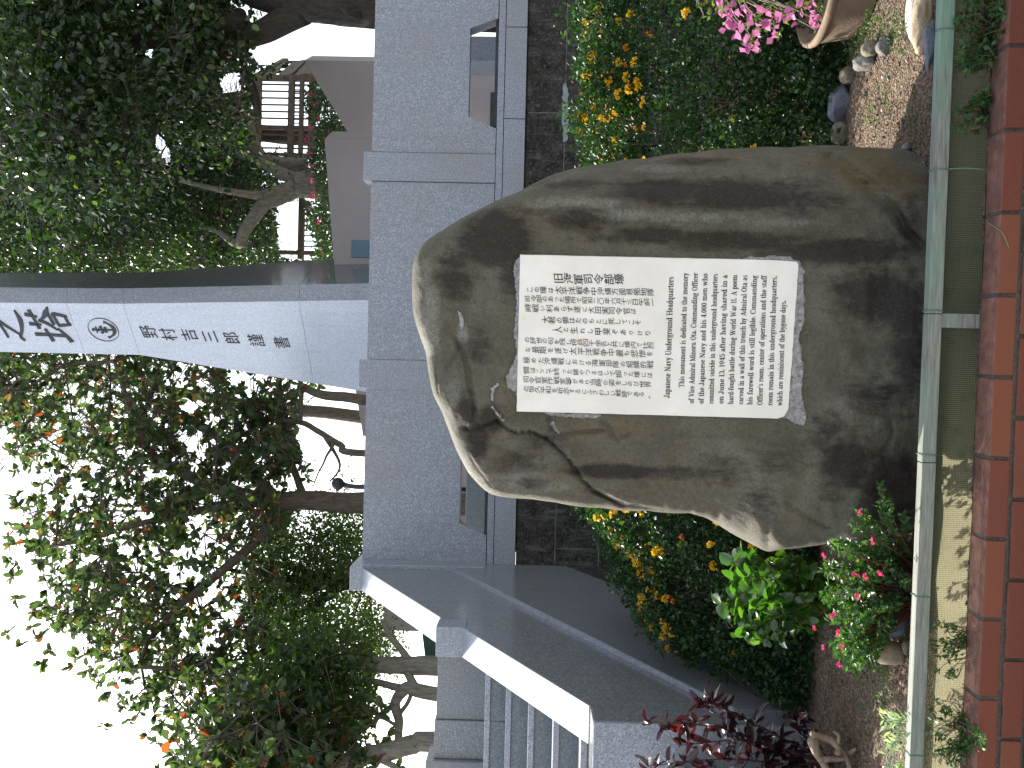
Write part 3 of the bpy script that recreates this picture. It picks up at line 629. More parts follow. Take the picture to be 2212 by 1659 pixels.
def pl_dist(x, y, line):
    d = np.full(x.shape, 1e9); sg = np.zeros(x.shape)
    for (x0, y0), (x1, y1) in zip(line[:-1], line[1:]):
        vx, vy = x1 - x0, y1 - y0; t = np.clip(((x - x0) * vx + (y - y0) * vy) / (vx * vx + vy * vy), 0, 1)
        dd = np.hypot(x - x0 - t * vx, y - y0 - t * vy); s_ = np.sign((x - x0) * vy - (y - y0) * vx); u = dd < d; d = np.where(u, dd, d); sg = np.where(u, s_, sg)
    return d, sg
LEDGE = [(1003, 925), (1040, 918), (1072, 905), (1088, 918), (1112, 932), (1150, 930), (1185, 945), (1215, 975), (1240, 1005), (1255, 1030), (1280, 1055), (1310, 1072), (1345, 1092)]
CRACKS = [([(985, 735), (1003, 770), (1010, 800), (1018, 850), (1030, 905)], 5, .022), ([(960, 800), (975, 780), (990, 755), (998, 735)], 4, .014), ([(944, 745), (942, 800), (946, 850)], 2.5, .005),
          ([(1795, 338), (1830, 358), (1850, 385), (1880, 410), (1905, 425), (1935, 455), (1960, 500), (1990, 530)], 11, .050), ([(1290, 505), (1450, 512), (1600, 520), (1800, 520), (1990, 540)], 26, .028), ([(1140, 455), (1180, 470), (1230, 478), (1290, 505)], 14, .014), ([(1858, 372), (1890, 395), (1905, 412), (1930, 415)], 5, .02), ([(1160, 402), (1200, 385), (1235, 372), (1300, 360), (1340, 350)], 4.5, .024),
          ([(1180, 948), (1192, 925), (1185, 905)], 4.5, .018), ([(1190, 925), (1210, 942), (1240, 935), (1300, 930)], 4.5, .018), ([(1300, 910), (1320, 930), (1330, 950), (1360, 938)], 3.5, .013), ([(1022, 955), (1060, 960), (1120, 985)], 4, .012), ([(1015, 985), (1030, 1010), (1060, 1050)], 2.5, .004),
          ([(1925, 915), (1930, 940), (1915, 970), (1890, 985)], 4.5, .018), ([(1280, 1060), (1350, 1090), (1420, 1100)], 4, .016), ([(1700, 1085), (1740, 1115), (1790, 1140)], 4, .014), ([(1745, 915), (1765, 940), (1762, 960)], 3, .005)]
def rock_front(x, y, r):
    """depth of the boulder's front surface along a survey ray"""
    q = ray(x, y); Y = YP0 * np.ones_like(x)
    for _ in range(3): X_ = CAM[0] + q[..., 0] / q[..., 1] * Y; Y = face_Y(X_)
    rt = np.clip((560 - y) / 160, 0, 1) * np.clip((x - 1050) / 150, 0, 1); sp = np.clip((y - 1040) / 50, 0, 1) * np.clip((x - 1500) / 50, 0, 1) * np.clip((1690 - x) / 30, 0, 1)
    ex = 70 - 63 * rt - 58 * sp
    E = (.10 + .20 * rt + .14 * sp) * (1 - np.sqrt(np.clip(1 - r ** ex, 0, 1)))
    # the low right foot swells, the left spur runs back, the top rounds over
    Y = Y + E + .04 * np.clip((1130 - x) / 240, 0, 1) ** 1.5 + .16 * np.clip((560 - y) / 240, 0, 1) ** 1.4
    p = np.stack([x / 220, y / 220, 0 * x], -1).reshape(-1, 3)
    keep = np.clip((np.maximum(np.abs(x - 1415) / 330, np.abs(y - 727) / 200) - 1) * 4, 0, 1)
    nz = fbm(p, 1.0, 3, 11).reshape(x.shape) * .050 + fbm(p, 6, 4, 21).reshape(x.shape) * .010
    Y = Y - nz * keep
    near = np.clip((np.maximum(np.abs(x - 1415) - 308, np.abs(y - 727) - 178)) / 22, 0, 1)
    d, s_ = pl_dist(x, y, LEDGE); inner = s_ * 1.0
    Y = Y - .045 * np.exp(-np.clip(d, 0, None) / 60) * (inner > 0) * np.clip((1 - r) * 12, 0, 1) * near + .022 * np.exp(-(d / 5) ** 2)
    for ln, w_, a_ in CRACKS:
        d, s_ = pl_dist(x, y, ln); Y = Y + a_ * np.exp(-(d / w_) ** 2)
    # niche for the plaque
    return Y
TT, RS = np.meshgrid(TH, rs_); wob = 1 + 0 * TT
px = RC[0] + RS * RR * np.cos(TT); py = RC[1] + RS * RR * np.sin(TT)
Yf = rock_front(px, py, RS); Vf = atY(px, py, Yf)
nr = len(rs_); ctr = atY(*RC, 4.0)
# back half: same outline, shrinking, going away
rb = np.linspace(1, .02, 40)[1:]; back = []
edgeP = Vf[-1]; cen = atY(RC[0], RC[1], 4.2)
for q_ in rb:
    dep = .55 * math.sqrt(1 - q_ ** 3); e = cen + (edgeP - cen) * np.array([q_, 0, q_]) ; e[:, 1] = edgeP[:, 1] * q_ + cen[1] * (1 - q_) + dep
    e += fbm(e, 2.2, 3, 5)[:, None] * .03; back.append(e)
Vall = np.concatenate([Vf.reshape(-1, 3)] + back); nrow = nr + len(rb); I = np.arange(nrow * no).reshape(nrow, no)
J = np.roll(I, -1, 1); F = np.stack([I[:-1], J[:-1], J[1:], I[1:]], -1).reshape(-1, 4)
c0 = len(Vall); Vall = np.vstack([Vall, Vf[0].mean(0), back[-1].mean(0)])
tri = np.concatenate([np.stack([J[0], I[0], np.full(no, c0)], -1), np.stack([I[-1], J[-1], np.full(no, c0 + 1)], -1)])
rk = M('boulder_stone', .8, .25)
a = rk.noise(3.2, 7, .68, dist=.4); b = rk.noise(26, 6, .72); c = rk.noise(190, 3, .6); st_ = rk.attr('stain_and_foot').outputs['Fac']; oc = rk.attr('ochre').outputs['Fac']; lg = rk.attr('lichen').outputs['Fac']
e = rk.noise(7, 6, .7, stretch=(2.6, 2.6, .55), dist=.3)
col = rk.ramp(a, [(.3, (.072, .066, .048)), (.5, (.115, .107, .079)), (.7, (.155, .148, .119))])
col = rk.mix(rk.ramp(e, [(.48, 0), (.7, .55)]), col, (.085, .078, .062)); col = rk.mix(rk.ramp(b, [(.52, 0), (.75, .45)]), col, (.07, .062, .05))
n2 = rk.math('ADD', lg, rk.math('MULTIPLY', rk.math('SUBTRACT', b, .5), 1.2)); col = rk.mix(rk.ramp(n2, [(.35, 0), (.75, .8)]), col, (.22, .22, .195))
n3 = rk.math('ADD', oc, rk.math('MULTIPLY', rk.math('SUBTRACT', e, .5), 1.0)); col = rk.mix(rk.ramp(n3, [(.3, 0), (.8, .75)]), col, (.15, .108, .05))
n1 = rk.math('ADD', st_, rk.math('MULTIPLY', rk.math('SUBTRACT', e, .5), 1.3)); n1 = rk.math('ADD', n1, rk.math('MULTIPLY', rk.math('SUBTRACT', b, .5), .9))
col = rk.mix(rk.ramp(n1, [(.2, 0), (.7, .93)]), col, (.024, .019, .017)); col = rk.mix(rk.ramp(c, [(.35, .28), (.5, 0), (.65, 0)]), col, (.03, .028, .024)); col = rk.mix(rk.ramp(c, [(.60, 0), (.74, .30)]), col, (.32, .31, .27))
rk.col(col)
g4 = rk.noise(75, 5, .75); rk.col(rk.mix(rk.ramp(g4, [(.38, .5), (.5, 0), (.6, 0)]), col, (.055, .047, .038)))
hh = rk.math('ADD', rk.math('MULTIPLY', b, 1.0), rk.math('MULTIPLY', c, .25)); rk.bump(hh, .55, .02)
mst = empty('memorial_boulder', (float(ctr[0]), float(ctr[1]), 0)); tag(mst, 'huge brown weathered boulder with a white marble plaque set in its face', 'memorial stone')
bo = npmesh('boulder', Vall, [F, tri], rk.m, mst, True)
fx, fy = px.ravel(), py.ravel(); npad = len(Vall) - len(fx)
def blob(lst):
    v = np.zeros(fx.shape)
    for x_, y_, rx, ry, s_ in lst: v = np.maximum(v, s_ * np.exp(-(((fx - x_) / rx) ** 2 + ((fy - y_) / ry) ** 2) ** 1.4))
    return np.r_[v, np.zeros(npad) + .2]
STAIN_AND_FOOT = [(1960, 720, 50, 170, .75), (1965, 480, 40, 70, .5), (1075, 520, 80, 62, 1.25), (985, 600, 45, 70, .7), (1110, 585, 40, 60, .8), (1040, 760, 30, 60, .45), (1005, 890, 26, 40, .9), (1030, 950, 30, 45, 1), (1060, 905, 30, 35, .9), (1110, 1000, 60, 30, .55), (1150, 1045, 40, 20, .6), (1330, 1018, 110, 16, .95), (1480, 1020, 120, 18, .7), (1180, 955, 60, 24, .5),  # stain patches; the first entries darken the boulder along its foot
         (1430, 415, 110, 36, .95), (1600, 420, 200, 40, .85), (1750, 440, 90, 36, .6), (1400, 508, 110, 22, .85), (1600, 520, 180, 26, .9), (1820, 545, 180, 34, .95), (1260, 470, 90, 30, .7), (1240, 400, 70, 14, .6), (1900, 640, 110, 70, .9), (1830, 1000, 70, 70, .9), (1930, 1060, 80, 90, 1), (1800, 1060, 45, 35, .6),
         (1900, 860, 100, 60, .55), (1790, 930, 50, 50, .5), (1690, 1000, 90, 40, .5), (1560, 1010, 90, 40, .45), (1640, 1090, 50, 40, .5), (1500, 350, 120, 12, .6)]
LICH = [(930, 700, 30, 110, .8), (920, 590, 22, 50, .6), (1240, 440, 130, 20, .75), (1330, 465, 120, 16, .75), (1500, 470, 160, 14, .6), (1680, 480, 160, 14, .5), (1000, 720, 16, 30, .8), (980, 850, 26, 50, .6), (1100, 800, 70, 30, .35), (1450, 365, 160, 12, .5), (1120, 1040, 70, 30, .6), (1010, 1000, 30, 50, .5), (1200, 1050, 70, 20, .5)]
OCH = [(1880, 370, 90, 60, .95), (1950, 400, 60, 60, .8), (1780, 350, 90, 26, .6), (1500, 340, 200, 16, .6), (1600, 395, 130, 20, .4), (1250, 930, 70, 50, .45), (1350, 920, 80, 24, .5), (1440, 1050, 120, 40, .4), (1740, 840, 90, 80, .3), (1730, 1100, 70, 60, .4), (1100, 930, 40, 30, .4)]
for nm, ls in (('stain_and_foot', STAIN_AND_FOOT), ('lichen', LICH), ('ochre', OCH)):
    at = bo.data.attributes.new(nm, 'FLOAT', 'POINT'); at.data.foreach_set('value', blob(ls).astype(np.float32))

# ---- plaque
PUU = nrm(np.array([1, -YAW, 0.0])); PVV = np.array([0, 0, 1.0]); PNN = nrm(np.array([-YAW, -1, 0.0])); LIFT = .016
P_FACE = P_P + PNN * LIFT
def pq(x, y):  # survey px -> plaque plane 3-D
    return onplane(x, y, P_FACE, PNN)
def uvp(x, y): q = pq(x, y) - P_FACE; return np.array([float(q @ PUU), float(q @ PVV)])
def zc_(cx, cy): return ((1500 + cx / 2.3284) / 1.38879, (700 + cy / 2.3284) / 1.38879)
tl_, tr__, br_, bl_ = [uvp(*p) for p in ((1115.5, 889), (1123, 550), (1727, 563), (1700, 905))]
corners = []
def jag(a, b, n, amp, side):
    out = []
    for t in np.linspace(0, 1, n, endpoint=False):
        p = a + (b - a) * t; d = (b - a) / np.linalg.norm(b - a); out.append(p + np.array([-d[1], d[0]]) * (rng.random() * amp) * side)
    return out
wk = np.array([.006, 0])
poly = jag(tl_, tr__, 30, .0012, -1) + jag(tr__, br_, 30, .001, -1)[:-2] + [br_ + np.array([-.004, .012]), br_ + np.array([-.012, .002])] + jag(br_ + np.array([-.016, 0]), bl_ + np.array([.02, -.004]), 30, .0025, -1) + [bl_ + np.array([.008, .012]), bl_ + np.array([.002, .03])] + jag(bl_ + np.array([0, .035]), tl_, 30, .001, -1)
mb_ = M('white_marble', .38, .5); a = mb_.noise(5, 6, .65); b = mb_.noise(11, 3, .5); c = mb_.noise(2.2, 3)
col = mb_.ramp(a, [(.35, (.70, .685, .635)), (.6, (.775, .765, .73))]); col = mb_.mix(mb_.ramp(b, [(.66, 0), (.76, .55)]), col, (.72, .56, .36)); col = mb_.mix(mb_.ramp(c, [(.5, 0), (.75, .22)]), col, (.76, .70, .58))
mb_.col(col); mb_.p.inputs['Subsurface Weight'].default_value = .12; mb_.p.inputs['Subsurface Radius'].default_value = (.01, .008, .006)
pl = MB().prism([P_FACE + PUU * p[0] + PVV * p[1] for p in poly], -PNN * .05).build('plaque', mb_.m, mst, bevel=.0012)
PINK = plain('plaque_ink', (.022, .024, .03), .6, .3, 60)
gt, gj = Glyphs(), Glyphs(); gt.th = gj.th = .0012
COLS = [('旧海軍司令部壕', 372, 315, 868, 322, 1.12, .016), ('この壕は太平洋戦争中沖縄方面根拠地隊', 180, 392, 1080, 412, .98, .008), ('司令部のあった場所で昭和二〇年六月十三日午前一', 175, 455, 1085, 482, 1.02, .006), ('時戦い利あらず遂に大田実司令官は', 175, 520, 955, 545, .92, .008),
        ('大君の御はたのもとに死してこそ', 297, 603, 985, 622, .95, .010), ('人と生れし甲斐ぞありけり', 372, 672, 1060, 698, .95, .010), ('の辞世の句を残し将兵四千余名と共に壕内で壮烈', 168, 745, 1075, 785, 1.0, .004),
        ('な最期を遂げ太平洋戦争中最も悲惨を', 166, 810, 1072, 845, .86, .005), ('極めた沖縄戦における海軍部隊の組織的戦', 164, 885, 1072, 920, .92, .005), ('闘はここで終った鍬やつるはしで掘った壕には', 162, 955, 1066, 990, .96, .004), ('司令官室作戦室等があり当時の姿をしのび世界', 160, 1020, 1058, 1055, .96, .004), ('の恒久平和を祈念するにふさわしい戦跡である。', 158, 1085, 1050, 1130, .98, .004)]
for s_, x0, y0, x1, y1, k, bold in COLS:
    n_ = len(s_); A_ = uvp(*zc_(x0, y0)); B_ = uvp(*zc_(x1, y1)); step = np.linalg.norm(B_ - A_) / n_
    for i, ch in enumerate(s_):
        V2, F2 = txt2d(ch, 1, bold * .9 - .010)
        if len(V2) == 0: continue
        lo, hi = V2.min(0), V2.max(0); kana = '぀' <= ch <= 'ゟ'
        V2 = (V2 - np.array([0, .38])); w_ = min(step * k, .034) if n_ > 8 else step * k
        if n_ > 8: w_ = .0295 * (0.76 if kana else 1.0) * rng.uniform(.88, 1.12)
        hs = min(step * 1.04, w_ * 1.05) if not (n_ <= 15 and ch in '大人') else step * 1.3
        V2 = V2 * np.array([w_, hs]); V2[:, 1] += V2[:, 0] * rng.uniform(.06, .22); V2[:, 0] += V2[:, 1] * rng.uniform(-.08, .08)
        p = A_ + (B_ - A_) * ((i + .5) / n_) + rng.normal(0, .0008, 2)
        gj.put(V2, F2, P_FACE, PUU, PVV, PNN, .0008) if False else gj.put(V2 + p, F2, P_FACE, PUU, PVV, PNN, .0008)
gj.build('japanese_inscription', PINK, pl)

# ---- a small bold book face (thick stems, thin hairlines, slab serifs)
def S(x, y0, y1, b=1, t=1, w=1.35):
    r = [[(x - w / 2, y0), (x + w / 2, y0), (x + w / 2, y1), (x - w / 2, y1)]]
    if b: r.append([(x - w / 2 - .75, y0), (x + w / 2 + .75, y0), (x + w / 2 + .75, y0 + .45), (x - w / 2 - .75, y0 + .45)])
    if t == 1: r.append([(x - w / 2 - .8, y1 - .5), (x, y1 - .5), (x, y1), (x - w / 2 - .8, y1 - .15)])
    if t == 2: r.append([(x - w / 2 - .75, y1 - .45), (x + w / 2 + .75, y1 - .45), (x + w / 2 + .75, y1), (x - w / 2 - .75, y1)])
    return r
def Hh(x0, x1, y, w=.5): return [[(x0, y - w / 2), (x1, y - w / 2), (x1, y + w / 2), (x0, y + w / 2)]]
def Oo(cx, cy, rx, ry, a0=0, a1=360, st=1.4, hr=.5):
    n_ = max(6, int(abs(a1 - a0) / 15)); r = []; A_ = np.linspace(rad(a0), rad(a1), n_ + 1)
    for p, q in zip(A_[:-1], A_[1:]):
        f = lambda t, s_: (cx + (rx - (st if s_ else 0)) * math.cos(t), cy + (ry - (hr if s_ else 0)) * math.sin(t))
        r.append([f(p, 0), f(q, 0), f(q, 1), f(p, 1)])
    return r
def Ll(x0, y0, x1, y1, w):
    dx, dy = x1 - x0, y1 - y0; d = math.hypot(dx, dy); a, b = -dy / d * w / 2, dx / d * w / 2; return [[(x0 - a, y0 - b), (x1 - a, y1 - b), (x1 + a, y1 + b), (x0 + a, y0 + b)]]
def Dd(x, y, r=.8): return [[(x + r * math.cos(k * math.pi / 4), y + r * math.sin(k * math.pi / 4)) for k in range(8)]]
G = {'a': (5.2, S(3.6, .2, 3.5, 0, 0) + Oo(2.5, 3.3, 1.8, 1.8, 0, 160) + Oo(2.35, 1.45, 2.0, 1.5) + Hh(3.6, 5.1, .25)), 'b': (5.6, S(1.2, 0, 7.4, 0) + Oo(3.0, 2.5, 2.4, 2.6)), 'c': (4.7, Oo(2.6, 2.5, 2.3, 2.6, 40, 320) + Dd(3.9, 3.7, .75)),
     'd': (5.8, S(4.2, 0, 7.4, 0) + Oo(2.5, 2.5, 2.3, 2.6) + Hh(4.2, 5.6, .22)), 'e': (4.8, Oo(2.5, 2.5, 2.3, 2.6, 0, 325) + Hh(.9, 4.6, 2.6)), 'f': (3.6, S(1.6, 0, 5.8, 1, 0) + Oo(3.0, 5.8, 2.0, 1.7, 60, 180) + Dd(3.7, 6.7, .7) + Hh(.3, 3.4, 4.85)),
     'g': (5.2, Oo(2.3, 3.2, 2.0, 1.9) + Oo(2.4, -.7, 2.3, 1.4, 0, 360, .9) + Ll(1.3, 1.5, 1.0, .5, .9) + Dd(4.5, 4.7, .6)), 'h': (6.2, S(1.5, 0, 7.4) + S(4.6, 0, 3.4, 1, 0) + Oo(3.3, 3.3, 2.0, 1.8, 0, 140)), 'i': (3.0, S(1.5, 0, 5) + Dd(1.5, 6.7)),
     'j': (3, S(1.6, -1, 5, 0)), 'k': (6, S(1.5, 0, 7.4) + Ll(1.8, 2.2, 4.6, 4.8, .6) + Ll(2.8, 2.9, 4.9, .2, 1.3) + Hh(3.6, 5.9, .22)), 'l': (3.0, S(1.5, 0, 7.4)), 'm': (9.1, S(1.5, 0, 5) + S(4.5, 0, 3.4, 1, 0) + S(7.5, 0, 3.4, 1, 0) + Oo(3.2, 3.3, 2.0, 1.8, 0, 140) + Oo(6.2, 3.3, 2.0, 1.8, 0, 140)),
     'n': (6.2, S(1.5, 0, 5) + S(4.6, 0, 3.4, 1, 0) + Oo(3.3, 3.3, 2.0, 1.8, 0, 140)), 'o': (5.0, Oo(2.5, 2.5, 2.35, 2.65)), 'p': (5.7, S(1.4, -2.3, 5) + Oo(3.2, 2.5, 2.3, 2.6)), 'q': (5.7, S(4.2, -2.3, 5, 1, 0) + Oo(2.5, 2.5, 2.3, 2.6)), 'r': (4.5, S(1.5, 0, 5) + Oo(3.3, 3.4, 1.8, 1.7, 60, 150) + Dd(3.8, 4.3, .75)),
     's': (4.2, Oo(2.1, 3.65, 1.7, 1.45, 30, 270, 1.1, .5) + Oo(2.1, 1.4, 1.9, 1.5, -150, 90, 1.1, .5) + Hh(1.0, 3.2, 2.55, .7)), 't': (3.6, S(1.5, .8, 6.2, 0, 0) + Oo(2.6, 1.2, 1.8, 1.3, 180, 320) + Hh(.3, 3.2, 4.8)), 'u': (6.2, S(1.5, 1.4, 5, 0) + S(4.5, 0, 5, 0) + Oo(3.0, 1.6, 2.1, 1.7, 180, 330) + Hh(4.5, 6, .22)),
     'v': (5.2, Ll(1.1, 4.9, 2.7, .3, 1.35) + Ll(4.2, 4.9, 2.7, .2, .5) + Hh(.1, 2.3, 4.8) + Hh(3.2, 5.1, 4.8)), 'w': (7.8, Ll(1.1, 4.9, 2.5, .3, 1.3) + Ll(3.9, 4.6, 2.5, .2, .5) + Ll(3.8, 4.9, 5.3, .3, 1.3) + Ll(6.7, 4.9, 5.3, .2, .5) + Hh(.1, 2.2, 4.8) + Hh(5.8, 7.7, 4.8)),
     'y': (5.2, Ll(1.1, 4.9, 2.8, .3, 1.35) + Ll(4.2, 4.9, 1.8, -1.9, .55) + Dd(1.2, -1.6, .75) + Hh(.1, 2.3, 4.8) + Hh(3.2, 5.1, 4.8)), 'J': (5, S(3.2, 1.2, 7.2, 0, 2) + Oo(1.9, 1.4, 2.0, 1.6, 180, 360) + Dd(.9, 1.6)), 'N': (8, S(1.4, 0, 7.2, 1, 2, .6) + Ll(1.4, 7, 6.4, .3, 1.4) + S(6.4, 0, 7.2, 0, 2, .6)),
     'U': (7.6, S(1.6, 2, 7.2, 0, 2) + S(6, 2, 7.2, 0, 2, .6) + Oo(3.7, 2.3, 2.75, 2.45, 180, 360, 1.2)), 'H': (8, S(1.7, 0, 7.2, 1, 2) + S(6.2, 0, 7.2, 1, 2) + Hh(1.7, 6.2, 3.7)), 'T': (7, S(3.5, 0, 7.2, 1, 0) + Hh(.3, 6.7, 6.95) + Ll(.5, 7, .5, 5.2, .5) + Ll(6.5, 7, 6.5, 5.2, .5)), 'V': (7.2, Ll(1.4, 7, 3.8, .4, 1.5) + Ll(6, 7, 3.8, .2, .55) + Hh(.1, 2.9, 6.97) + Hh(4.9, 7.1, 6.97)),
     'A': (7.4, Ll(3.6, 7, 6, .2, 1.5) + Ll(3.6, 7, 1.3, .2, .55) + Hh(2.0, 5.2, 2.3) + Hh(.1, 2.5, .22) + Hh(4.7, 7.3, .22)), 'M': (9.2, S(1.3, 0, 7.2, 1, 2, .6) + Ll(1.6, 7, 4.5, .3, 1.4) + Ll(7.4, 7, 4.5, .2, .5) + S(7.5, 0, 7.2, 1, 2)), 'O': (7.4, Oo(3.7, 3.6, 3.4, 3.8, 0, 360, 1.5)), 'C': (7, Oo(3.7, 3.6, 3.4, 3.8, 45, 318, 1.5) + Ll(6.1, 7.3, 6.1, 5, .5)),
     'W': (10.4, Ll(1.4, 7, 3.2, .3, 1.4) + Ll(5.2, 6.9, 3.2, .2, .5) + Ll(5, 7, 7, .3, 1.4) + Ll(9, 7, 7, .2, .5) + Hh(.1, 2.8, 6.97) + Hh(7.9, 10.1, 6.97)), 'I': (3.8, S(1.9, 0, 7.2, 1, 2)), '.': (2.4, Dd(1.1, .75)), ',': (2.4, Dd(1.1, .75) + Ll(1.6, .6, .8, -1.2, .5)), '-': (3, Hh(.3, 2.6, 2.3, .9)), "'": (2, Ll(1, 7.2, .9, 5.4, .8)),
     '4': (5.2, S(3.5, 0, 7, 1, 0) + Ll(3.3, 6.8, .5, 2.2, .55) + Hh(.3, 5, 2)), '0': (5.2, Oo(2.6, 3.5, 2.4, 3.6)), '1': (4, S(2, 0, 7, 1, 1)), '3': (5, Oo(2.3, 5.2, 2.2, 1.9, -90, 160) + Oo(2.3, 1.8, 2.5, 1.9, -160, 90)), '9': (5.2, Oo(2.6, 4.7, 2.4, 2.4) + Ll(4.3, 4.4, 2.0, .1, 1.0)), '5': (5, Oo(2.3, 2.2, 2.5, 2.3, -160, 130) + Ll(1.0, 7, .9, 3.6, .6) + Hh(.9, 4.4, 6.6, .9)), ' ': (3.2, [])}
LINES = [('Japanese Navy Underground Headquarters', 1185, 1150, 1213, 303, 1.12), ('This monument is dedicated to the memory', 1285, 1077, 1313, 275, 1), ('of Vice Admiral Minoru Ota. Commanding Officer', 1354, 1188, 1382, 275, 1), ('of the Japanese Navy and his 4.000 men who', 1422, 1190, 1450, 280, 1),
         ('committed suicide in this underground headquarters', 1490, 1190, 1520, 283, 1), ('on June 13, 1945 after having shared in a', 1560, 1190, 1588, 290, 1), ('hard-fought battle during World War II. A poem', 1628, 1193, 1657, 290, 1), ('carved in a wall of this trench by Admiral Ota as', 1698, 1195, 1727, 292, 1), ('his farewell word is still legible. Commanding', 1762, 1197, 1795, 293, 1),
         ("Officer's room. center of operations and the staff", 1832, 1200, 1863, 295, 1), ('room remain in this underground headquarters,', 1902, 1202, 1934, 297, 1), ('which are reminiscent of the bygone days.', 1970, 1204, 1997, 468, 1)]
for s_, x0, y0, x1, y1, k in LINES:
    A_ = uvp(*zc_(x0, y0)); B_ = uvp(*zc_(x1, y1)); L_ = np.linalg.norm(B_ - A_); d_ = (B_ - A_) / L_; pr = np.array([-d_[1], d_[0]]); un = .00272 * k
    words = s_.split(' '); ww = [sum(G[c_][0] for c_ in w_) for w_ in words]; tot = sum(ww) * un; gapn = len(words) - 1
    sq = 1.0
    if tot + gapn * 2.6 * un > L_: sq = (L_ - gapn * 2.6 * un) / tot
    sp__ = (L_ - tot * sq) / gapn; x_ = 0
    for w_, wd_ in zip(words, ww):
        for c_ in w_:
            for pg in G[c_][1]:
                V2 = np.array([A_ + d_ * (x_ + p_[0] * un * sq) + pr * (p_[1] * un) for p_ in pg]); gt.put(V2, [tuple(range(len(V2)))], P_FACE, PUU, PVV, PNN, .0008)
            x_ += G[c_][0] * un * sq
        x_ += sp__
gt.build('english_inscription', PINK, pl)

# ---- mortar bed round the plaque
mt = M('pale_mortar', .95, .15); a = mt.noise(60, 6, .75); mt.col(mt.ramp(a, [(.3, (.20, .195, .195)), (.5, (.40, .39, .395)), (.7, (.66, .65, .66))])); mt.bump(a, 1.0, .02)
def mortar(name, pts, thick=.02, back=.05, lift=.004):
    """irregular lump of mortar lying between the plaque and the stone"""
    lo, hi = np.min(pts, 0) - 4, np.max(pts, 0) + 4; gx_ = np.arange(lo[0], hi[0], 2.0); gy_ = np.arange(lo[1], hi[1], 2.0); GX_, GY_ = np.meshgrid(gx_, gy_)
    jx = GX_ + 2.2 * vnoise(np.stack([GX_.ravel() / 7, GY_.ravel() / 7, 0 * GX_.ravel()], -1), 3).reshape(GX_.shape); jy = GY_ + 2.2 * vnoise(np.stack([GX_.ravel() / 7, GY_.ravel() / 7, 9 + 0 * GX_.ravel()], -1), 4).reshape(GX_.shape)
    ins = inpoly(jx, jy, pts); p3 = np.stack([GX_.ravel() / 9, GY_.ravel() / 9, 0 * GX_.ravel()], -1); hgt = thick * (.55 + .5 * fbm(p3, 1, 4, 17).reshape(GX_.shape))
    d_, _s = pl_dist(GX_, GY_, pts + pts[:1]); hgt = np.minimum(hgt * np.clip(d_ / 5, 0, 1) ** .6 + lift, .0125)
    Yg = rock_front(GX_, GY_, 0 * GX_ + .4) - hgt; Vg = atY(GX_, GY_, Yg); ny_, nx_ = GX_.shape; I_ = np.arange(nx_ * ny_).reshape(ny_, nx_)
    q_ = np.stack([I_[:-1, :-1], I_[:-1, 1:], I_[1:, 1:], I_[1:, :-1]], -1); ok_ = ins[:-1, :-1] & ins[:-1, 1:] & ins[1:, 1:] & ins[1:, :-1]; q_ = q_[ok_]
    u_, inv = np.unique(q_, return_inverse=True); Vt = Vg.reshape(-1, 3)[u_]; q_ = inv.reshape(-1, 4); nv = len(Vt); Vb = Vt - PNN * back
    ed = {}
    for f in q_:
        for i in range(4):
            e_ = (int(f[i]), int(f[(i + 1) % 4])); ed[e_] = 1
    sk = [(b_, a_, a_ + nv, b_ + nv) for (a_, b_) in ed if (b_, a_) not in ed]
    npmesh(name, np.vstack([Vt, Vb]), [np.array(list(map(tuple, q_)) + sk)], mt.m, mst, False)
mortar('mortar', [(1700, 560), (1726, 562), (1731, 575), (1740, 585), (1736, 610), (1740, 640), (1737, 680), (1742, 690), (1735, 705), (1727, 730), (1733, 760), (1737, 800), (1733, 850), (1738, 880), (1746, 905), (1738, 920), (1722, 918), (1706, 908), (1690, 905), (1698, 880), (1712, 720)], .022)
mortar('mortar', [(1118, 556), (1112, 560), (1108, 585), (1112, 620), (1114, 680), (1108, 720), (1116, 760), (1100, 800), (1090, 815), (1095, 838), (1110, 846), (1116, 858), (1128, 850), (1135, 600), (1130, 556)], .012)
mortar('mortar', [(1180, 890), (1172, 896), (1220, 902), (1280, 905), (1300, 902), (1300, 893)], .006)
mortar('mortar', [(1074, 826), (1060, 836), (1058, 866), (1066, 868), (1069, 846), (1078, 832)], .006)
mortar('mortar', [(1066, 868), (1060, 880), (1074, 900), (1088, 912), (1092, 908), (1078, 894), (1068, 882)], .004)
mortar('mortar', [(1186, 916), (1194, 908), (1205, 928), (1212, 938), (1204, 938), (1194, 928)], .004)
mortar('mortar', [(1560, 561), (1620, 555), (1690, 552), (1712, 556), (1722, 566), (1700, 568), (1600, 566)], .008)
mortar('stone_chip', [(988, 668), (996, 672), (1003, 690), (1003, 705), (996, 716), (991, 705), (990, 685)], .003)

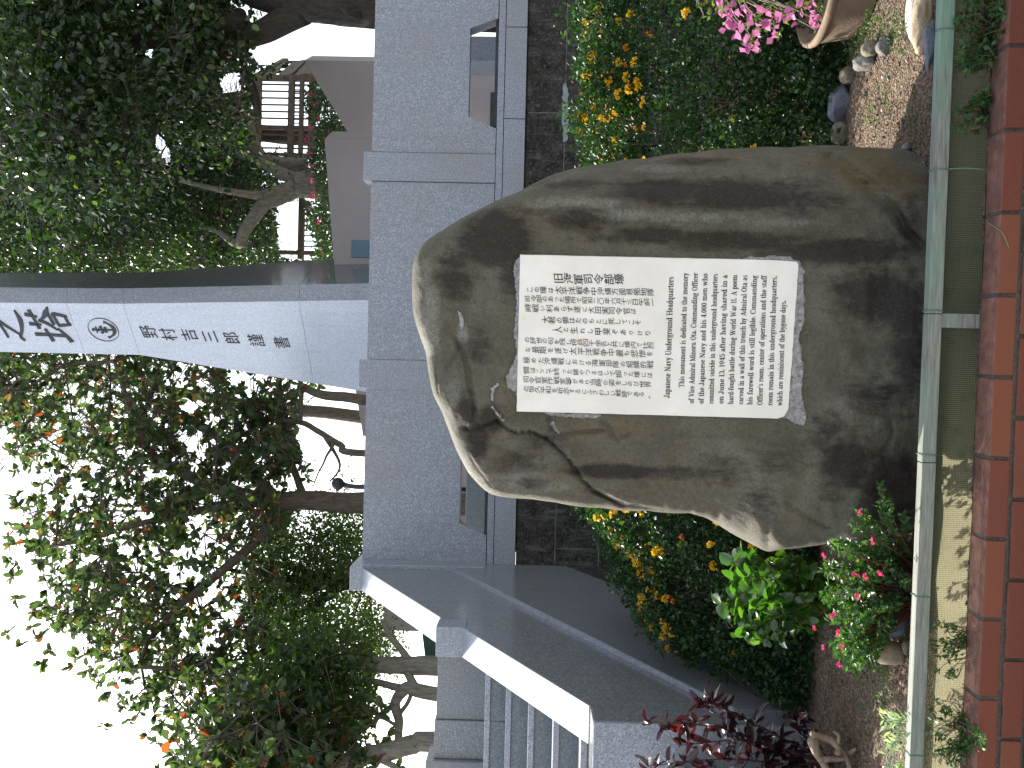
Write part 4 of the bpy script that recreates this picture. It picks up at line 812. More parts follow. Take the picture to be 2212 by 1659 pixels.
# ================================================================== VEGETATION
def leafgeo(P, D, L, Wr=.5, fold=.25, droop=.15, big=False, up=(0, 0, 1), upw=1.0):
    """arrays of leaves: base point, direction, length -> vertices, list of face arrays"""
    n = len(P); D = nrm(D); N = nrm(rng.normal(0, 1, (n, 3)) + np.array(up) * upw); S = nrm(np.cross(D, N)); N = np.cross(S, D)
    L = np.broadcast_to(np.asarray(L, float), (n,))[:, None]; w = L * Wr * .5 * rng.uniform(.85, 1.15, (n, 1)); f = fold * rng.uniform(.4, 1.4, (n, 1)); dr = droop * rng.uniform(.2, 1.6, (n, 1))
    if not big:
        V = np.stack([P, P + D * L * .5 - S * w + N * w * f, P + D * L - N * L * dr, P + D * L * .5 + S * w + N * w * f], 1).reshape(-1, 3)
        b = np.arange(n)[:, None] * 4; F = [np.concatenate([b + np.array([[0, 2, 1]]), b + np.array([[0, 3, 2]])])]
        return V, F
    mid = lambda t: P + D * L * t - N * L * dr * t * t
    sd_ = lambda t, k, s_: mid(t) + s_ * S * w * k + N * w * f * k
    V = np.stack([mid(0), sd_(.28, .82, -1), mid(.28), sd_(.28, .82, 1), sd_(.62, 1, -1), mid(.62), sd_(.62, 1, 1), sd_(.87, .6, -1), mid(.87), sd_(.87, .6, 1), mid(1.0)], 1).reshape(-1, 3)
    b = np.arange(n)[:, None] * 11; t3 = lambda *a: b + np.array([a])
    return V, [np.concatenate([t3(0, 2, 1), t3(0, 3, 2), t3(7, 8, 10), t3(8, 9, 10)]), np.concatenate([t3(1, 2, 5, 4), t3(2, 3, 6, 5), t3(4, 5, 8, 7), t3(5, 6, 9, 8)])]
def rdir(n, z=0.0):
    d = rng.normal(0, 1, (n, 3)); d[:, 2] += z; return nrm(d)
def leaves(name, P, D, L, mat, parent, **k):
    V, F = leafgeo(P, D, L, **k); return npmesh(name, V, F, mat, parent, smooth=k.get('big', False))
LF_DARK = leafmat('leaf_dark', [(0, (.014, .034, .013)), (.7, (.025, .056, .018)), (1, (.055, .10, .026))], .30, .3, gloss=.5)
LF_FIG = leafmat('leaf_fig', [(0, (.012, .029, .011)), (.8, (.024, .053, .016)), (.93, (.05, .10, .022)), (1, (.13, .21, .04))], .34, .22, gloss=.7)
LF_ALM = leafmat('leaf_almond', [(0, (.032, .052, .030)), (.66, (.054, .088, .040)), (.945, (.10, .135, .045)), (.955, (.22, .06, .025)), (.972, (.24, .04, .025)), (.985, (.15, .03, .02)), (1, (.26, .16, .03))], .44, .3, tcol=(1.7, 1.95, .75))
LF_FINE = leafmat('leaf_fine', [(0, (.03, .065, .02)), (.6, (.05, .10, .025)), (1, (.10, .16, .04))], .45, .4)
LF_PALE = leafmat('leaf_pale', [(0, (.06, .10, .04)), (1, (.12, .18, .06))], .5, .4)
LF_LAN = leafmat('leaf_lantana', [(0, (.012, .038, .015)), (.75, (.024, .066, .020)), (1, (.08, .15, .035))], .28, .4, gloss=.35)
LF_BROAD = leafmat('leaf_broad', [(0, (.032, .09, .02)), (.7, (.055, .14, .03)), (1, (.13, .23, .045))], .45, .2, gloss=1.0)
LF_SUB = leafmat('leaf_small', [(0, (.03, .085, .03)), (.7, (.05, .13, .04)), (1, (.10, .19, .05))], .35, .4)
LF_PURP = leafmat('leaf_purple', [(0, (.014, .010, .013)), (.6, (.025, .014, .021)), (.93, (.040, .015, .024)), (1, (.10, .03, .02))], .30, .16, tcol=(2.6, .9, .7), gloss=.8)
LF_SILV = leafmat('leaf_silver', [(0, (.16, .25, .20)), (.6, (.34, .43, .37)), (1, (.55, .60, .52))], .3, .5)
LF_BOUG = leafmat('leaf_olive', [(0, (.07, .10, .03)), (1, (.16, .20, .06))], .4, .35)
def petal(name, stops, tr=.4, g=1.2): return leafmat(name, stops, tr, .5, tcol=(g, g, g), gloss=.2)
PT_YEL = petal('petal_yellow', [(0, (.70, .42, .014)), (.8, (.80, .54, .025)), (1, (.74, .32, .02))])
PT_ORA = petal('petal_orange', [(0, (.65, .14, .02)), (1, (.72, .30, .02))]); PT_RED = petal('petal_red', [(0, (.50, .025, .09)), (1, (.66, .07, .20))])
PT_PINK = petal('petal_pink', [(0, (.50, .13, .32)), (.6, (.60, .22, .42)), (1, (.70, .38, .40))], .4)

# ---- trees
def tree(name, label, trunk, crown, ncl, per, L, lmat, bark, Wr=.5, big=False, holes=(), limbs=(), rosette=0, spread=.35, group=None, twigr=.010, maxr=.07, droopz=-.1, cat='tree', bias=0.0, clusters=None):
    tpts = [np.append(atY(x, y, Y), r) if Y > 0 else None for x, y, Y, r in trunk]
    t0 = tpts[0].copy(); t0[2] = 0.0; t0[3] *= 1.25
    path = smoothpath(np.array([t0] + tpts), 6)
    root = empty(name, t0[:3]); tag(root, label, cat, group)
    tm = MB(); tm.tube(path[:, :3] + fbm(path[:, :3], 1.5, 2, 3)[:, None] * .03, np.clip(path[:, 3], .01, 9), 12)
    nodes = [p[:3] for p in path[len(path) // 2:]]
    for lm in limbs:
        lp_ = smoothpath(np.array([np.append(atY(x, y, Y), r) for x, y, Y, r in lm]), 6); tm.tube(lp_[:, :3] + fbm(lp_[:, :3], 3, 2, 9)[:, None] * .02, np.clip(lp_[:, 3], .004, 9), 8); nodes += [p[:3] for p in lp_[2:]]
    tm.build('trunk', bark, root, True)
    if ncl == 0: return root
    C = []
    for pg, ya, yb, wgt in crown:
        pa = np.array(pg); lo, hi = pa.min(0), pa.max(0); need = int(ncl * wgt); got = 0
        while got < need:
            x, y = rng.uniform(lo, hi)
            if not inpoly(x, y, pg) or any(inpoly(x, y, h) for h in holes): continue
            C.append(atY(x, y, rng.uniform(ya, yb))); got += 1
    C = np.array(C); A = np.array(nodes); na = len(A); par_ = [-1] * na; pos = list(A)
    order = np.argsort([np.min(np.linalg.norm(A - c, axis=1)) for c in C])
    for i in order:
        c = C[i]; Q = np.array(pos); d = np.linalg.norm(Q - c, axis=1) + .35 * np.clip(Q[:, 2] - c[2], 0, None); j = int(np.argmin(d)); d_ = np.linalg.norm(Q[j] - c)
        k = max(1, int(d_ / .5)); prev = j
        for t in range(1, k + 1):
            p = Q[j] + (c - Q[j]) * t / k
            if t < k: p = p + rng.normal(0, .05 * d_ / k, 3) + np.array([0, 0, .06 * math.sin(math.pi * t / k) * d_])
            pos.append(p); par_.append(prev); prev = len(pos) - 1
    pos = np.array(pos); R3 = np.zeros(len(pos)); 
    kids = np.bincount([p for p in par_ if p >= 0], minlength=len(pos))
    for i in range(len(pos) - 1, na - 1, -1):
        if kids[i] == 0: R3[i] += twigr ** 2.3
        R3[par_[i]] += R3[i]
    rr_ = np.clip(R3 ** (1 / 2.3), twigr * .6, maxr)
    bb = MB()
    for i in range(na, len(pos)): bb.tube([pos[par_[i]], pos[i]], [min(rr_[par_[i]], rr_[i] * 1.35), rr_[i]], 5, False)
    tw_p, tw_d = [], []
    # leaves
    n = len(C) * per; ci = np.repeat(np.arange(len(C)), per)
    if rosette:
        m = len(C) * (per // rosette); cj = np.repeat(np.arange(len(C)), per // rosette); tip = C[cj] + rng.normal(0, 1, (m, 3)) * np.array([1, 1, .8]) * spread; ax = nrm(tip - C[cj] + np.array([0, 0, .15]))
        for q in range(m): bb.tube([C[cj[q]], (C[cj[q]] + tip[q]) / 2 + rng.normal(0, .03, 3), tip[q]], [twigr * .8, twigr * .6, twigr * .45], 4, False)
        Pp_ = np.repeat(tip, rosette, 0) - np.repeat(ax, rosette, 0) * rng.uniform(0, .08, (m * rosette, 1)); Dd_ = np.repeat(ax, rosette, 0) * rng.uniform(-.1, .9, (m * rosette, 1)) + rdir(m * rosette, .05)
    else:
        Pp_ = C[ci] + rng.normal(0, 1, (n, 3)) * np.array([1, 1, .75]) * spread * rng.uniform(.6, 1.3, (len(C), 1))[ci]; Dd_ = nrm(Pp_ - C[ci]) * .6 + rdir(n, droopz)
        sel = rng.choice(n, min(n, len(C) * 6), replace=False)
        for q in sel: bb.tube([C[ci[q]], Pp_[q]], [twigr * .7, twigr * .35], 3, False)
    bb.build('branches', BARK_BROWN, root, True)
    if holes:
        x_, y_ = proj(Pp_ + Dd_ * .5 * L); keep = np.ones(len(Pp_), bool)
        for h in holes: keep &= ~inpoly(x_, y_, h)
        Pp_, Dd_ = Pp_[keep], Dd_[keep]
    leaves('crown', Pp_, Dd_, L * rng.uniform(.65, 1.2, len(Pp_)), lmat, root, Wr=Wr, big=big, fold=.35, droop=.18, upw=.7)
    return root
H_R = [[(600, 45), (830, 58), (830, 90), (640, 84), (648, 128), (560, 136), (536, 110), (572, 82)], [(470, 168), (512, 150), (528, 200), (480, 214)], [(596, 436), (706, 440), (700, 560), (604, 560)], [(330, 290), (356, 282), (372, 340), (366, 362), (340, 330)],
       [(276, 98), (296, 66), (312, 78), (300, 118)], [(318, 78), (334, 66), (342, 100), (322, 130), (312, 118)], [(545, 170), (680, 170), (680, 330), (552, 330)], [(346, 86), (364, 88), (360, 108), (348, 104)]]
tree('fig_tree', 'big dark-leaved tree with thick leaning trunk at the right end of the wall',
     [(816, 22, 11.6, .21), (720, 16, 11.6, .20), (640, 8, 11.7, .19), (560, -10, 11.9, .17), (480, -60, 12, .16)],
     [([(-60, -260), (-60, 330), (60, 420), (250, 420), (380, 330), (440, 200), (470, 60), (560, -260)], 10.6, 14.0, .86), ([(380, 60), (500, 60), (560, 150), (540, 240), (440, 300)], 11.6, 14.0, .14)], 290, 150, .092, LF_FIG, BARK_DARK, Wr=.6, big=True, holes=H_R, spread=.30,
     limbs=[[(655, 22, 11.7, .19), (585, 60, 11.8, .16), (520, 90, 11.9, .13), (440, 150, 12.0, .09), (360, 230, 12.2, .05)], [(530, 40, 11.8, .12), (400, 66, 11.8, .15), (300, 88, 11.9, .12), (180, 90, 12, .08)], [(525, 150, 12, .06), (545, 190, 12.2, .05), (560, 250, 12.6, .03)], [(800, 20, 11.6, .12), (760, 30, 11.4, .05), (735, 12, 11.3, .02)]])
tree('forked_tree', 'dark dense tree with pale forked trunk beside the tower',
     [(700, 400, 16.5, .22), (668, 392, 16.5, .20), (645, 402, 16.5, .20)],
     [([(-60, 180), (-60, 620), (640, 600), (606, 430), (640, 330), (560, 330), (540, 240), (440, 180), (300, 120)], 16.55, 19.6, 1.0)], 330, 190, .10, LF_DARK, BARK_GREY, Wr=.52, holes=H_R, spread=.36,
     limbs=[[(640, 405, 16.5, .17), (600, 430, 16.4, .13), (570, 440, 16.4, .12), (528, 500, 16.4, .10), (515, 528, 16.5, .08), (470, 500, 16.7, .05), (430, 490, 17, .03)], [(650, 395, 16.6, .13), (610, 375, 16.6, .10), (540, 340, 16.8, .06), (460, 330, 17, .04)], [(640, 400, 16.5, .10), (560, 420, 16.3, .07), (480, 410, 16.2, .05), (390, 392, 16.3, .03)], [(660, 362, 17, .16), (560, 340, 17, .14), (520, 200, 17.2, .10)]])
tree('background_tree', 'dim tree filling the gaps far behind the forked trunk', [(740, 300, 22, .2), (500, 280, 22, .18), (300, 260, 22, .1)], [([(-60, -200), (-60, 640), (560, 620), (600, 430), (540, 330), (480, 250), (420, 160), (440, -200)], 20, 25, 1)], 260, 170, .18, LF_DARK, BARK_DARK, Wr=.6, holes=H_R, spread=.6)
H_L = [[(644, 846), (800, 836), (800, 1040), (742, 1052), (700, 1010), (655, 1000), (640, 940)], [(392, 946), (432, 938), (436, 966), (404, 980)], [(380, 880), (430, 862), (424, 900)], [(520, 1068), (548, 1080), (540, 1100)], [(330, 1370), (350, 1352), (352, 1390)], [(392, 1362), (412, 1360), (410, 1386)]]
tree('red_leaved_tree', 'broad-leaved tree with scattered red leaves left of the tower',
     [(790, 1086, 15.4, .17), (720, 1085, 15.4, .16), (640, 1081, 15.4, .15), (567, 1080, 15.4, .14), (433, 1040, 15.3, .09), (317, 966, 15.2, .06), (247, 780, 15.1, .03)],
     [([(-60, 640), (-40, 800), (25, 950), (70, 985), (48, 1100), (105, 1225), (125, 1390), (200, 1440), (300, 1470), (345, 1560), (352, 1720), (640, 1720), (640, 1500), (590, 1240), (640, 1090), (650, 860), (560, 800), (250, 740)], 14.3, 17.4, 1)], 205, 96, .145, LF_ALM, BARK_BROWN, Wr=.52, big=True, holes=H_L, spread=.38, rosette=8, twigr=.012,
     limbs=[[(600, 1080, 15.4, .10), (520, 1000, 15.2, .07), (440, 920, 15.1, .05), (330, 880, 15.0, .03)], [(640, 1081, 15.4, .10), (540, 1180, 15.6, .08), (400, 1300, 15.7, .06), (300, 1400, 15.8, .03)], [(567, 1075, 15.4, .09), (400, 1110, 15.3, .06), (240, 1150, 15.2, .035), (120, 1180, 15.1, .02)], [(660, 1083, 15.5, .07), (620, 980, 15.6, .05), (560, 900, 15.7, .03)]])
tree('slender_tree', 'thin bare-stemmed tree leaning over the white gap by the tower', [(800, 980, 15, .055), (737, 962, 15, .05), (690, 935, 15, .045), (650, 915, 15, .042), (560, 905, 15.1, .03)], [([(480, 850), (640, 850), (690, 870), (700, 900), (650, 1010), (560, 1010)], 14.6, 15.8, 1)], 22, 34, .15, LF_ALM, BARK_BROWN, big=True, rosette=6, spread=.25, holes=H_L,
     limbs=[[(720, 955, 15, .028), (705, 985, 15, .02), (690, 1015, 15.1, .014), (680, 1045, 15.2, .012)], [(700, 940, 15, .035), (735, 1005, 15.2, .02), (712, 1040, 15.3, .012)], [(650, 915, 15, .03), (650, 860, 14.9, .04), (655, 840, 14.8, .05), (705, 855, 14.7, .07), (790, 864, 14.6, .08)]])
tree('multi_stem_tree', 'small-leaved tree with a fan of thin stems behind the far parapet slope', [(800, 1256, 16.5, .15), (745, 1254, 16.5, .14), (690, 1250, 16.5, .10), (600, 1245, 16.5, .06), (490, 1232, 16.5, .03)],
     [([(520, 1120), (800, 1090), (815, 1180), (770, 1240), (840, 1330), (830, 1460), (600, 1480), (540, 1300)], 15.4, 18.2, 1)], 170, 120, .085, LF_FINE, BARK_DARK, spread=.28, twigr=.007,
     limbs=[[(750, 1256, 16.5, .09), (640, 1280, 16.5, .06), (520, 1320, 16.5, .03)], [(750, 1258, 16.4, .09), (660, 1320, 16.4, .07), (560, 1360, 16.4, .04), (480, 1400, 16.4, .02)], [(750, 1254, 16.6, .08), (600, 1270, 16.6, .05), (480, 1268, 16.6, .025)], [(745, 1253, 16.6, .06), (620, 1226, 16.7, .04), (500, 1190, 16.8, .02)]], group='trees behind the landing wall')
tree('crooked_tree', 'crooked grey tree with forked bare lower branches behind the landing wall', [(955, 1440, 13.5, .14), (900, 1440, 13.5, .13), (860, 1437, 13.5, .12), (817, 1436, 13.5, .11), (700, 1430, 13.5, .06)],
     [([(560, 1380), (800, 1360), (815, 1480), (800, 1560), (700, 1720), (560, 1720)], 12.8, 15.4, 1)], 110, 90, .11, LF_FINE, BARK_GREY, spread=.28, group='trees behind the landing wall', holes=[[(815, 1300), (960, 1300), (960, 1660), (815, 1660)]],
     limbs=[[(890, 1437, 13.5, .06), (868, 1405, 13.5, .05), (840, 1370, 13.5, .045), (828, 1340, 13.5, .03)], [(950, 1496, 13.3, .10), (905, 1492, 13.3, .10), (875, 1490, 13.3, .09), (855, 1520, 13.3, .07), (862, 1560, 13.3, .06), (858, 1605, 13.3, .05), (840, 1640, 13.3, .04)], [(900, 1490, 13.3, .06), (885, 1462, 13.4, .055), (870, 1440, 13.5, .05)], [(875, 1490, 13.3, .06), (830, 1475, 13.4, .05), (790, 1470, 13.4, .04)], [(862, 1545, 13.3, .03), (880, 1520, 13.3, .03), (890, 1500, 13.3, .03)], [(860, 1570, 13.3, .03), (835, 1556, 13.3, .022), (810, 1550, 13.3, .015)], [(858, 1520, 13.3, .035), (830, 1540, 13.3, .03), (805, 1568, 13.3, .02)]])
tree('leaning_tree', 'stout grey trunk leaning left above the end of the landing wall', [(945, 1606, 12.6, .13), (900, 1612, 12.6, .125), (840, 1628, 12.6, .12), (760, 1640, 12.6, .115), (700, 1668, 12.6, .10)],
     [([(480, 1480), (740, 1560), (800, 1640), (800, 1780), (420, 1780)], 12, 14.5, 1)], 80, 56, .17, LF_ALM, BARK_GREY, big=True, spread=.34, rosette=8, group='trees behind the landing wall', limbs=[[(800, 1636, 12.6, .05), (850, 1655, 12.5, .04), (880, 1690, 12.5, .03)]])
tree('feathery_tree', 'pale feathery tree far behind the top of the red-leaved tree', [(780, 900, 24, .16), (400, 850, 24, .12), (200, 800, 24, .08)], [([(-80, 600), (-80, 800), (20, 900), (60, 960), (200, 980), (340, 900), (420, 720)], 22.5, 26, 1)], 100, 90, .09, LF_PALE, BARK_BROWN, spread=.5, Wr=.32)

# ---- hedge with magenta flowers behind the annex
hd = empty('flowering_hedge', (3.2, 16.6, 0)); tag(hd, 'green hedge with magenta flowers along the top of the mauve wall', 'hedge')
pg = [(655, 180), (668, 330), (660, 430), (664, 560), (735, 560), (735, 420), (760, 300), (700, 180)]; P_ = []
while len(P_) < 5200:
    x, y = rng.uniform((650, 175), (765, 562))
    if inpoly(x, y, pg) and x > 672 + 14 * math.sin(y * .05) + rng.normal(0, 8): P_.append(atY(x, y, rng.uniform(15.3, 17.6)))
P_ = np.array(P_); leaves('foliage', P_, rdir(len(P_), .2), .085 * rng.uniform(.6, 1.2, len(P_)), LF_DARK, hd, Wr=.55)
def blossom(name, r, n, mat, dome=1.0, petal_l=.5):
    """one flower head: n florets on a dome"""
    P = []; D = []
    for k in range(n):
        a = k * 2.39996; z = 1 - (k + .5) / n * dome; q = math.sqrt(max(0, 1 - z * z)); d = np.array([q * math.cos(a), q * math.sin(a), z]); P.append(d * r * (1 - petal_l)); D.append(d + rng.normal(0, .5, 3))
    V, F = leafgeo(np.array(P), np.array(D), r * petal_l * 1.5, Wr=1.0, fold=.2); o = npmesh(name, V, F, mat); me = o.data; bpy.data.objects.remove(o); return me
def flowers(meshes, name, pts, parent, sc=(.8, 1.2)):
    for p in pts:
        o = bpy.data.objects.new(name, meshes[int(rng.integers(len(meshes)))]); COL.objects.link(o); o.parent = parent
        o.location = Vector(tuple(p)) - Vector(parent.location); o.rotation_euler = tuple(rng.uniform(-.9, .9, 2)) + (rng.uniform(0, 6.28),); s_ = rng.uniform(*sc); o.scale = (s_, s_, s_)
fm = [blossom('flower', .045, 8, PT_RED)]
flowers(fm, 'flower', [atY(x, y, 15.2) for x, y in ((672, 205), (682, 228), (672, 274), (668, 333), (674, 361), (678, 417), (674, 425), (697, 547), (664, 300), (690, 255), (676, 390), (690, 480))], hd)

# ---- lantana bushes
def bush(name, label, x0, x1, y0, y1, H, n, nfl, mat, fx_, L=.046, seed=0, back_h=1.0, fz=.55):
    root = empty(name, ((x0 + x1) / 2, (y0 + y1) / 2, 0)); tag(root, label, 'bush', 'lantana bushes behind the boulder')
    def h(X, Y):
        u = np.clip((X - x0) / (x1 - x0), 0, 1); v = np.clip((Y - y0) / (y1 - y0), 0, 1)
        e = np.clip(np.minimum(u, 1 - u) * 7, 0, 1) ** .5 * np.clip(v * 2.6, 0, 1) ** .55
        p = np.stack([X, Y, 0 * X], -1); return H(u) * e * (1 + .13 * fbm(p, 2.6, 3, seed) + .05 * fbm(p, 9, 2, seed + 3))
    nc = n // 95; C = []; 
    while len(C) < nc:
        X_ = rng.uniform(x0, x1); v = rng.uniform(0, 1) ** 1.5; Y_ = y0 + (y1 - y0) * v; hh_ = float(h(np.array([X_]), np.array([Y_]))[0])
        if hh_ < .08: continue
        t_ = 1.0 if v > .33 else rng.uniform(.22, 1)
        C.append((X_, Y_ + .10 * (1 - t_) + rng.normal(0, .04), hh_ * t_ - .05 + rng.normal(0, .03)))
    C = np.array(C); ci = np.repeat(np.arange(nc), 95); rr_ = rng.uniform(.075, .15, nc)[ci]; dv = nrm(rng.normal(0, 1, (len(ci), 3)) + np.array([0, -.25, .35])); P = C[ci] + dv * (rr_ * rng.uniform(.35, 1.05, len(ci)) ** .6)[:, None]
    P[:, 2] = np.maximum(P[:, 2], .015)
    # sparse inner leaves that close the view through the bush
    m = n // 3; X2 = rng.uniform(x0, x1, m); v = rng.uniform(0.12, 1, m); Y2 = y0 + (y1 - y0) * v; Z2 = h(X2, Y2) * rng.uniform(.03, .85, m)
    P = np.vstack([P, np.stack([X2, Y2, Z2], -1)]); dv = np.vstack([dv, rdir(m)])
    leaves('foliage', P, dv * .7 + rdir(len(P), .1), L * rng.uniform(.5, 1.2, len(P)), mat, root, Wr=.62, fold=.3)
    st = MB()
    for k in range(70):
        X_ = rng.uniform(x0 + .1, x1 - .1); Y_ = rng.uniform(y0 + .15, y1 - .1); hh_ = float(h(np.array([X_]), np.array([Y_]))[0]); bx_, by_ = X_ + rng.normal(0, .15), Y_ + rng.uniform(.05, .3)
        st.tube(smoothpath([(bx_, by_, -.02), ((X_ + bx_) / 2 + rng.normal(0, .04), (Y_ + by_) / 2, hh_ * .5), (X_, Y_, hh_ * .97)], 3), np.linspace(.007, .002, 7), 4, False)
    st.build('stems', TWIG, root)
    fmesh = [blossom('flower_head', .026, 18, PT_YEL), blossom('flower_head', .023, 16, PT_YEL), blossom('flower_head', .024, 16, PT_YEL), blossom('flower_head', .017, 12, PT_ORA)]
    pts = []
    while len(pts) < nfl:
        X_, v = rng.uniform(*fx_), rng.uniform(0, .5); Y_ = y0 + (y1 - y0) * v; hh_ = float(h(np.array([X_]), np.array([Y_]))[0]); z = hh_ * (1 if v > .25 else rng.uniform(.2, 1))
        if rng.random() < (z / 1.0) ** 2.2 + .03: pts.append((X_ + rng.normal(0, .01), Y_ - (.03 if v < .3 else 0), z + .012))
    flowers(fmesh, 'flower_head', pts, root, (.7, 1.3)); return root
bush('lantana_bush', 'large bush with yellow flowers right of the boulder', .72, 2.85, 4.86, 7.3, lambda u: 1.06 + .04 * u, 52000, 100, LF_LAN, (.95, 2.3), L=.034, seed=1)
bush('lantana_bush', 'sloping bush with yellow flowers between boulder and stair parapet', -1.73, -.25, 5.15, 7.4, lambda u: .62 + .42 * np.clip(u * 1.35, 0, 1), 34000, 90, LF_LAN, (-1.7, -.55), L=.034, seed=5)

# ---- shrubs
def twigs(root, base, tips, r0, r1, mat, n=5, sag=.0, name='stems'):
    m = MB()
    for b_, t_ in zip(base, tips):
        mid = (b_ + t_) / 2 + rng.normal(0, .02, 3) + np.array([0, 0, sag]); m.tube(smoothpath([b_, mid, t_], 4), np.linspace(r0, r1, 9), n, False)
    m.build(name, mat, root, True)
def whorls(tips, dirs, per, back, L, spreadv=.8):
    P, D = [], []
    for t_, d_ in zip(tips, dirs):
        for k in range(per):
            s_ = rng.uniform(0, back); P.append(t_ - d_ * s_); D.append(nrm(d_ * rng.uniform(.1, .9) + rng.normal(0, spreadv, 3)))
    return np.array(P), np.array(D)
# glossy broadleaf plant
r = atZ(1812, 1292, 0); YB = float(r[1]); br = empty('broadleaf_shrub', r); tag(br, 'glossy bright green broad-leaved shrub left of the boulder foot', 'shrub')
tips = np.array([atY(x, y, YB + rng.uniform(-.22, .22)) for x, y in ((1580, 1215), (1600, 1200), (1590, 1290), (1575, 1330), (1600, 1372), (1640, 1385), (1650, 1215), (1680, 1210), (1640, 1260), (1625, 1310), (1660, 1340), (1690, 1360), (1700, 1250), (1720, 1300), (1740, 1345), (1610, 1245), (1655, 1300), (1545, 1305), (1690, 1285), (1730, 1235), (1620, 1350), (1580, 1255))])
bs = np.array([r + rng.normal(0, .02, 3) * np.array([1, 1, 0]) for _ in tips]); twigs(br, bs, tips, .006, .002, plain('stem_tan', (.22, .12, .05), .7), sag=.05)
P_, D_ = whorls(tips, nrm(tips - bs), 40, .30, .07, .85); leaves('foliage', P_, D_, 0.070 * rng.uniform(.55, 1.3, len(P_)), LF_BROAD, br, Wr=.68, big=True, fold=.3, droop=.3, upw=1.2)
# low sage-like plant with red flowers
r = atZ(1945, 1270, 0); sg = empty('red_flower_shrub', r); tag(sg, 'low small-leaved shrub with red-pink flowers at the left foot of the boulder', 'shrub')
tp = []
pg = [(1800, 1170), (1770, 1240), (1780, 1330), (1800, 1420), (1830, 1455), (1880, 1440), (1900, 1390), (1935, 1340), (1960, 1250), (1968, 1160), (1940, 1120), (1880, 1130), (1840, 1140)]
while len(tp) < 230:
    x, y = rng.uniform((1770, 1115), (1970, 1455))
    if inpoly(x, y, pg): tp.append(atY(x, y, rng.uniform(3.66, 4.25)))
tp += [atY(*p, 3.6) for p in ((1858, 1118), (1850, 1098), (1836, 1130), (1900, 1046), (1902, 1070), (1900, 1090), (1906, 1110), (1790, 1180), (1865, 1108), (1950, 1110))]
tp = np.array(tp); tp[:, 2] = np.maximum(tp[:, 2], .02); bs = r + (tp - r) * np.array([.35, .35, 0]) + np.array([0, 0, 0]); bs[:, 2] = 0
twigs(sg, bs, tp, .003, .0012, plain('stem_red', (.14, .05, .035), .7), 4, .02)
P_, D_ = whorls(tp, nrm(tp - bs), 40, .15, .022, .8); leaves('foliage', P_, D_, .026 * rng.uniform(.55, 1.3, len(P_)), LF_SUB, sg, Wr=.55, fold=.25)
fr = [blossom('flower', .0115, 6, PT_RED, 1.2, .75)]
flowers(fr, 'flower', [atY(x / 3 + 1474.7, y / 3 + 1106, 3.5) for x, y in ((1155, 0), (1240, 190), (920, 275), (1120, 405), (1195, 415), (1290, 390), (1140, 540), (975, 680), (860, 745), (1020, 785), (915, 880), (1040, 870), (1020, 985))], sg, (.8, 1.3))
# purple-leaved plant at the frame edge
r = atZ(1800, 1650, 0); pp = empty('purple_leaved_plant', r); tag(pp, 'tall plant with dark purple leaves in front of the parapet end', 'plant')
YB = float(r[1]); sp1 = [[(1800, 1650), (1660, 1608), (1540, 1570), (1400, 1560)], [(1800, 1650), (1680, 1590), (1560, 1530), (1520, 1515)], [(1800, 1655), (1700, 1650), (1560, 1640), (1400, 1655)], [(1790, 1645), (1740, 1590), (1730, 1545)], [(1800, 1660), (1650, 1680), (1500, 1700), (1390, 1710)], [(1795, 1650), (1690, 1625), (1600, 1600), (1470, 1610)], [(1800, 1660), (1720, 1700), (1620, 1730)]]
m = MB(); P_, D_ = [], []
for sp_i in sp1:
    q = smoothpath([atY(x, y, YB - .04 * k + rng.uniform(-.08, .08)) if k else r for k, (x, y) in enumerate(sp_i)], 8); m.tube(q, np.linspace(.007, .002, len(q)), 5, False)
    for k in range(len(q)):
        if k < 5: continue
        d_ = nrm(q[min(k + 1, len(q) - 1)] - q[k - 1])
        for _ in range(3): P_.append(q[k] + rng.normal(0, .006, 3)); D_.append(nrm(d_ * rng.uniform(.0, .8) + rng.normal(0, .75, 3) + np.array([0, 0, .1])))
m.build('stems', plain('stem_purple', (.05, .02, .02), .6), pp, True)
leaves('foliage', np.array(P_), np.array(D_), .088 * rng.uniform(.5, 1.2, len(P_)), LF_PURP, pp, Wr=.40, big=True, fold=.35, droop=.4, upw=.9)
# silver plant
r = atZ(2030, 1600, 0); r = kpt(kt(2060, 1600), -.10, 0); sv = empty('silver_leaved_plant', r); tag(sv, 'small silvery lobed-leaf plant behind the fence bar', 'plant')
P_, D_ = [], []
for k in range(34):
    t_ = atY(rng.uniform(1900, 1985), rng.uniform(1525, 1690), float(r[1]) + rng.uniform(-.02, .14)); b_ = r + rng.normal(0, .03, 3) * np.array([1.5, .6, 0]); d_ = nrm(t_ - b_); s_ = nrm(np.cross(d_, rng.normal(0, 1, 3)))
    P_.append(t_ - d_ * .05); D_.append(d_)
    for a_ in (.0, .018, .034):
        for g_ in (-1, 1): P_.append(t_ - d_ * (.045 - a_)); D_.append(nrm(d_ + s_ * g_ * 1.1))
leaves('foliage', np.array(P_), np.array(D_), .036 * rng.uniform(.7, 1.2, len(P_)), LF_SILV, sv, Wr=.32, fold=.2)
twigs(sv, np.array([r + rng.normal(0, .02, 3) * np.array([1, 1, 0]) for _ in range(20)]), np.array(P_)[::12][:20], .003, .0015, LF_SILV, 4)
